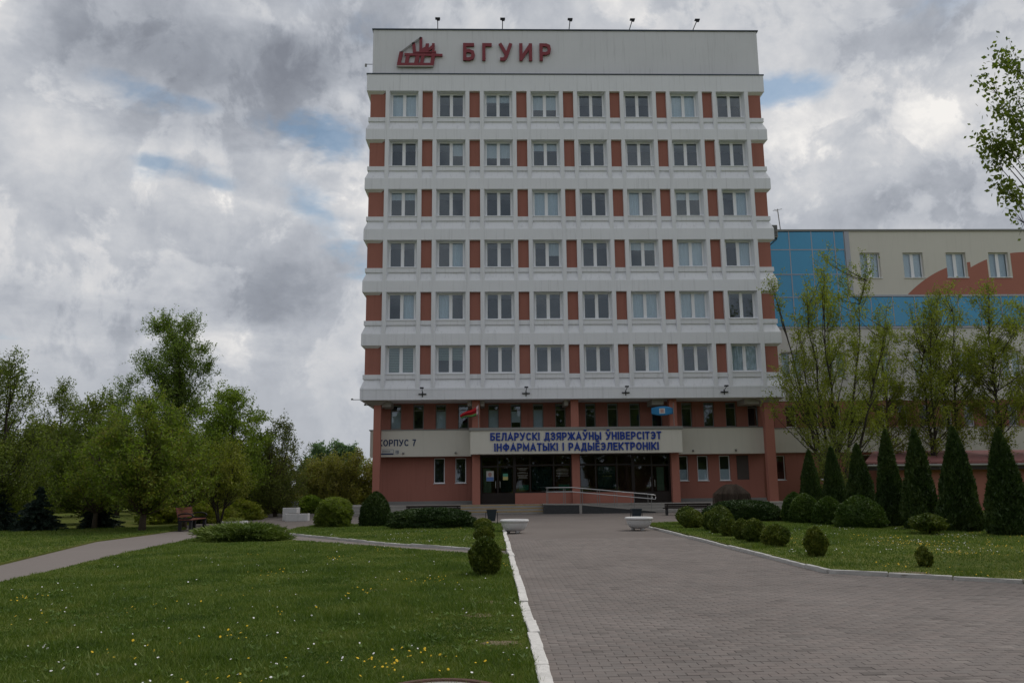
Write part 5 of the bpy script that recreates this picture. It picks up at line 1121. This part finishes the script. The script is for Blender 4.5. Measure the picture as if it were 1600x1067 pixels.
def ground_cover():
    r = np.random.RandomState(12); V, F = [], []; o_ = 0
    spots = [(-.15, 11.5, .26), (-.2, 10.4, .22), (.1, 8.6, .15), (-1.8, 13.0, .22), (-4.2, 9.2, .2), (7.3, 14.3, .3), (9.6, 13.2, .35), (.15, 17.0, .14)]
    for (x, y, R1) in spots:
        n = 14; a = np.arange(n) * 2 * PI / n; rr = R1 * r.uniform(.55, 1.1, n)
        V += [(x + rr[i] * 1.4 * math.cos(a[i]), y + rr[i] * math.sin(a[i]), LAWN_Z + .004) for i in range(n)] + [(x, y, LAWN_Z + .010)]; F += [(o_ + i, o_ + (i + 1) % n, o_ + n) for i in range(n)]; o_ += n + 1
    tag(np_mesh('bare_soil', V, F, 'drysoil'), 'worn straw coloured bare spots in the lawn near the kerb', 'bare soil', kind='stuff')
    P = []
    for L, k in ((L1, 900), (L4, 500)):
        y = 1 / r.uniform(1 / 22, 1 / 6.9, k); x = r.uniform(-8, .3, k) if L is L1 else r.uniform(6.4, 14, k)
        m = np.sin(x * 1.1 + 2) * np.sin(y * .8 + x * .4) > -.1; q = inpoly(L, x, y) & m; P.append(np.stack([x[q], y[q]], 1))
    P = np.concatenate(P); C, A, B = [], [], []
    for (x, y) in P:
        k = r.randint(5, 10); a = r.uniform(0, 2 * PI, k); l = r.uniform(.035, .075, k); up = r.uniform(.15, .7, k)
        d = unit(np.stack([np.cos(a), np.sin(a), up], 1)); C.append(np.array([x, y, LAWN_Z + .012]) + d * l[:, None] * .55); A.append(d * l[:, None] * .55)
        B.append(unit(np.stack([-np.sin(a), np.cos(a), r.normal(0, .3, k)], 1)) * l[:, None] * .17)
    V, F = quads(np.concatenate(C), np.concatenate(A), np.concatenate(B)); tag(np_mesh('weeds', V, F, 'weedleaf'), 'broad leaved weed rosettes growing among the grass', 'weeds', kind='stuff')
ground_cover()
def flowers(name, label, mat, spots, size, seed):
    r = np.random.RandomState(seed); C = []
    for (L, x0, x1, y0, y1, n, clus) in spots:
        y = 1 / (1 / y0 + (1 / y1 - 1 / y0) * r.uniform(0, 1, n)); x = r.uniform(x0, x1, n)
        if clus:
            m = max(3, n // 9); k = r.randint(0, m, n); x = x[k] + r.normal(0, .22, n); y = y[k] + r.normal(0, .35, n)
        k = inpoly(L, x, y); C.append(np.stack([x[k], y[k]], 1))
    C = np.concatenate(C); n = len(C); V = []; F = []
    s = size * r.uniform(.6, 1.25, n); z = LAWN_Z + r.uniform(.02, .05, n); N = 7
    tx, ty = r.normal(0, .35, n), r.normal(-.25, .3, n)
    ang = np.arange(N) * 2 * PI / N
    ring = np.stack([C[:, :1] + s[:, None] * np.cos(ang), C[:, 1:] + s[:, None] * np.sin(ang), z[:, None] + s[:, None] * (np.cos(ang) * tx[:, None] + np.sin(ang) * -ty[:, None])], 2)
    top = np.stack([C[:, 0], C[:, 1], z + s * .45], 1)[:, None]; V = np.concatenate([ring, top], 1)
    F = np.array([(i, (i + 1) % N, N) for i in range(N)])[None] + (np.arange(n) * (N + 1))[:, None, None]
    o = np_mesh(name, V.reshape(-1, 3), F.reshape(-1, 3), mat); tag(o, label, 'flowers', kind='stuff')
flowers('dandelions', 'yellow dandelion heads scattered through the lawns', 'dandelion', [(L1, -8, .35, 6.8, 12, 120, 1), (L1, -9, .35, 10, 26, 170, 1), (L1, -2.6, .3, 6.9, 8.2, 50, 1), (L4, 6.4, 16, 12, 26, 260, 1), (L4, 10, 17, 17, 24.5, 420, 1), (L2, -6, .3, 21.2, 30, 60, 1)], .012, 2)
flowers('daisies', 'small white daisies scattered through the lawns', 'daisy', [(L1, -8, .35, 6.8, 24, 200, 0), (L2, -6, .3, 21.2, 30, 90, 1), (L4, 6.5, 14, 17, 29, 260, 1)], .011, 3)

# ------------------------------------------------------------------ street furniture
def bowl(label, loc, seed):
    t = thing('bowl_planter', label, 'planter', loc, 'white bowl planters on the approach')
    b = MB(); pr = [(.20, .07), (.33, .11), (.41, .22), (.45, .34), (.455, .38), (.49, .39), (.50, .42), (.49, .455), (.47, .465), (.43, .455), (.41, .42), (.40, .39), (.38, .36)]
    b.lathe(pr, 32); b.build('bowl', 'bowl', t, smooth=True)
    for k in range(3):
        a = 2 * PI * k / 3 - PI / 2 + .4; b = MB(); b.ball((.22 * math.cos(a), .22 * math.sin(a), .07), .075, 10, 6); b.build('foot', 'bowl', t, smooth=True)
    b = MB(); b.lathe([(.385, .37), (.30, .385), (.1, .39), (.005, .392)], 20); b.build('soil', 'soil', t, smooth=True)
bowl('white bowl planter standing at the left end of the kerb', (.80, 28.2, 0), 1); bowl('white bowl planter standing at the start of the right lawn', (5.25, 29.0, 0), 2)
def bin_(label, loc):
    t = thing('litter_bin', label, 'litter bin', loc, 'dark litter bins by the kerb ends')
    b = MB(); b.rectloft(-.14, .14, -.12, .12, [(.0, .16), (.06, .58), (.075, .585), (.075, .62), (.04, .62), (.03, .45)]); b.build('bucket', 'bin', t)
    b = MB(); b.tube([(-.24, 0, 0), (-.24, 0, .5), (.24, 0, .5), (.24, 0, 0)], .018, 6); b.build('stand', 'black', t)
bin_('dark litter bin behind the left bowl planter', (.02, 33.5, .03)); bin_('dark litter bin behind the right bowl planter', (5.95, 33.4, 0))
def park_bench():
    t = thing('park_bench', 'reddish slatted bench with ring armrests beside the left path', 'bench', (-12.05, 31.6, .03))
    for k in range(4): b = MB(); b.box(.12 + k * .12, .22 + k * .12, 0, 1.65, .40, .435); b.build('seat_slat', 'wood', t, bevel=.006)
    for k in range(4): b = MB(); x = .06 - k * .025; b.box(x - .015, x + .015, 0, 1.65, .50 + k * .095, .585 + k * .095); b.build('back_slat', 'wood', t, bevel=.005)
    for y in (.08, 1.57):
        b = MB(); b.box(.06, .62, y - .04, y + .04, .34, .40); b.box(.10, .20, y - .06, y + .06, 0, .34); b.box(.50, .60, y - .06, y + .06, 0, .34); b.tube([(.12, y, .36), (-.06, y, .92)], .03, 6); b.build('leg_frame', 'black', t)
        b = MB(); b.tube([(.34 + .29 * math.cos(a * PI / 10), y, .55 + .10 * math.sin(a * PI / 10)) for a in range(21)], .028, 6, cap=False); b.build('armrest', 'black', t, smooth=True)
park_bench()
def low_bench(label, x0, x1, y):
    t = thing('long_bench', label, 'bench', (x0, y, 0), 'long dark benches before the steps'); L = x1 - x0
    for k in range(3): b = MB(); b.box(0, L, .0 + k * .14, .12 + k * .14, .34, .38); b.build('seat_slat', 'dark', t)
    for k in range(2): b = MB(); b.box(0, L, -.10, -.06, .40 + k * .11, .49 + k * .11); b.build('back_slat', 'dark', t)
    for x in (.15, L / 2, L - .15): b = MB(); b.box(x - .03, x + .03, -.06, .36, 0, .34); b.box(x - .03, x + .03, -.058, -.01, .34, .60); b.build('leg', 'black', t)
low_bench('long dark bench behind the left hedge before the steps', -4.45, -1.6, 43.0); low_bench('long dark bench behind the golden conifers right of the steps', 8.95, 11.35, 42.0)
PG = 'white planter blocks on the left forecourt'
t = thing('planter_block', 'tall white concrete planter block at the back, left forecourt', 'planter', (-10.0, 41.2, 0), PG); b = MB(); b.box(-.35, .35, -.35, .35, 0, .62); b.build('block', 'bowl', t, bevel=.015); b = MB(); b.box(-.28, .28, -.28, .28, .60, .635); b.build('soil', 'soil', t)
t = thing('planter_block', 'long low white concrete planter before the tall block', 'planter', (-9.45, 40.2, 0), PG); b = MB(); b.box(-.55, .55, -.22, .22, 0, .36); b.build('block', 'bowl', t, bevel=.015); b = MB(); b.box(-.5, .5, -.17, .17, .35, .372); b.build('soil', 'soil', t)
t = thing('flower_bed', 'low white edged flower bed by the left path end', 'flower bed', (-12.0, 38.6, 0)); b = MB(); b.lathe([(.62, .0), (.62, .10), (.52, .10), (.50, .06)], 18); b.build('edging', 'bowl', t, smooth=False)
r = np.random.RandomState(3); a = r.uniform(0, 2 * PI, 500); q = r.uniform(0, .48, 500); V, F = leaf_quads(np.stack([q * np.cos(a), q * np.sin(a), r.uniform(.05, .25, 500)], 1), .07, r); np_mesh('plants', V, F, 'olive', t)['kind'] = 'stuff'
t = thing('litter_bin', 'plain grey upright litter bin at the far left forecourt', 'litter bin', (-11.95, 50, .0)); b = MB(); b.rectloft(-.17, .17, -.15, .15, [(0, .03), (.02, .75), (.03, .75), (.03, .80), (0, .80), (-.02, .6)]); b.build('bucket', 'alu', t); b = MB(); b.box(-.2, .2, -.18, .18, 0, .03); b.build('base', 'black', t)
# manhole in the near lawn
t = thing('manhole', 'rusty rimmed round manhole cover at the bottom edge of the lawn', 'manhole', (-.40, 6.42, LAWN_Z - .02))
b = MB(); b.lathe([(.52, 0), (.52, .065), (.45, .07), (.44, .05)], 36, cap=False); b.build('rim', 'mesh_rust', t); b = MB(); b.lathe([(.445, .02), (.44, .055), (.001, .058)], 36); b.build('cover', 'concrete', t)
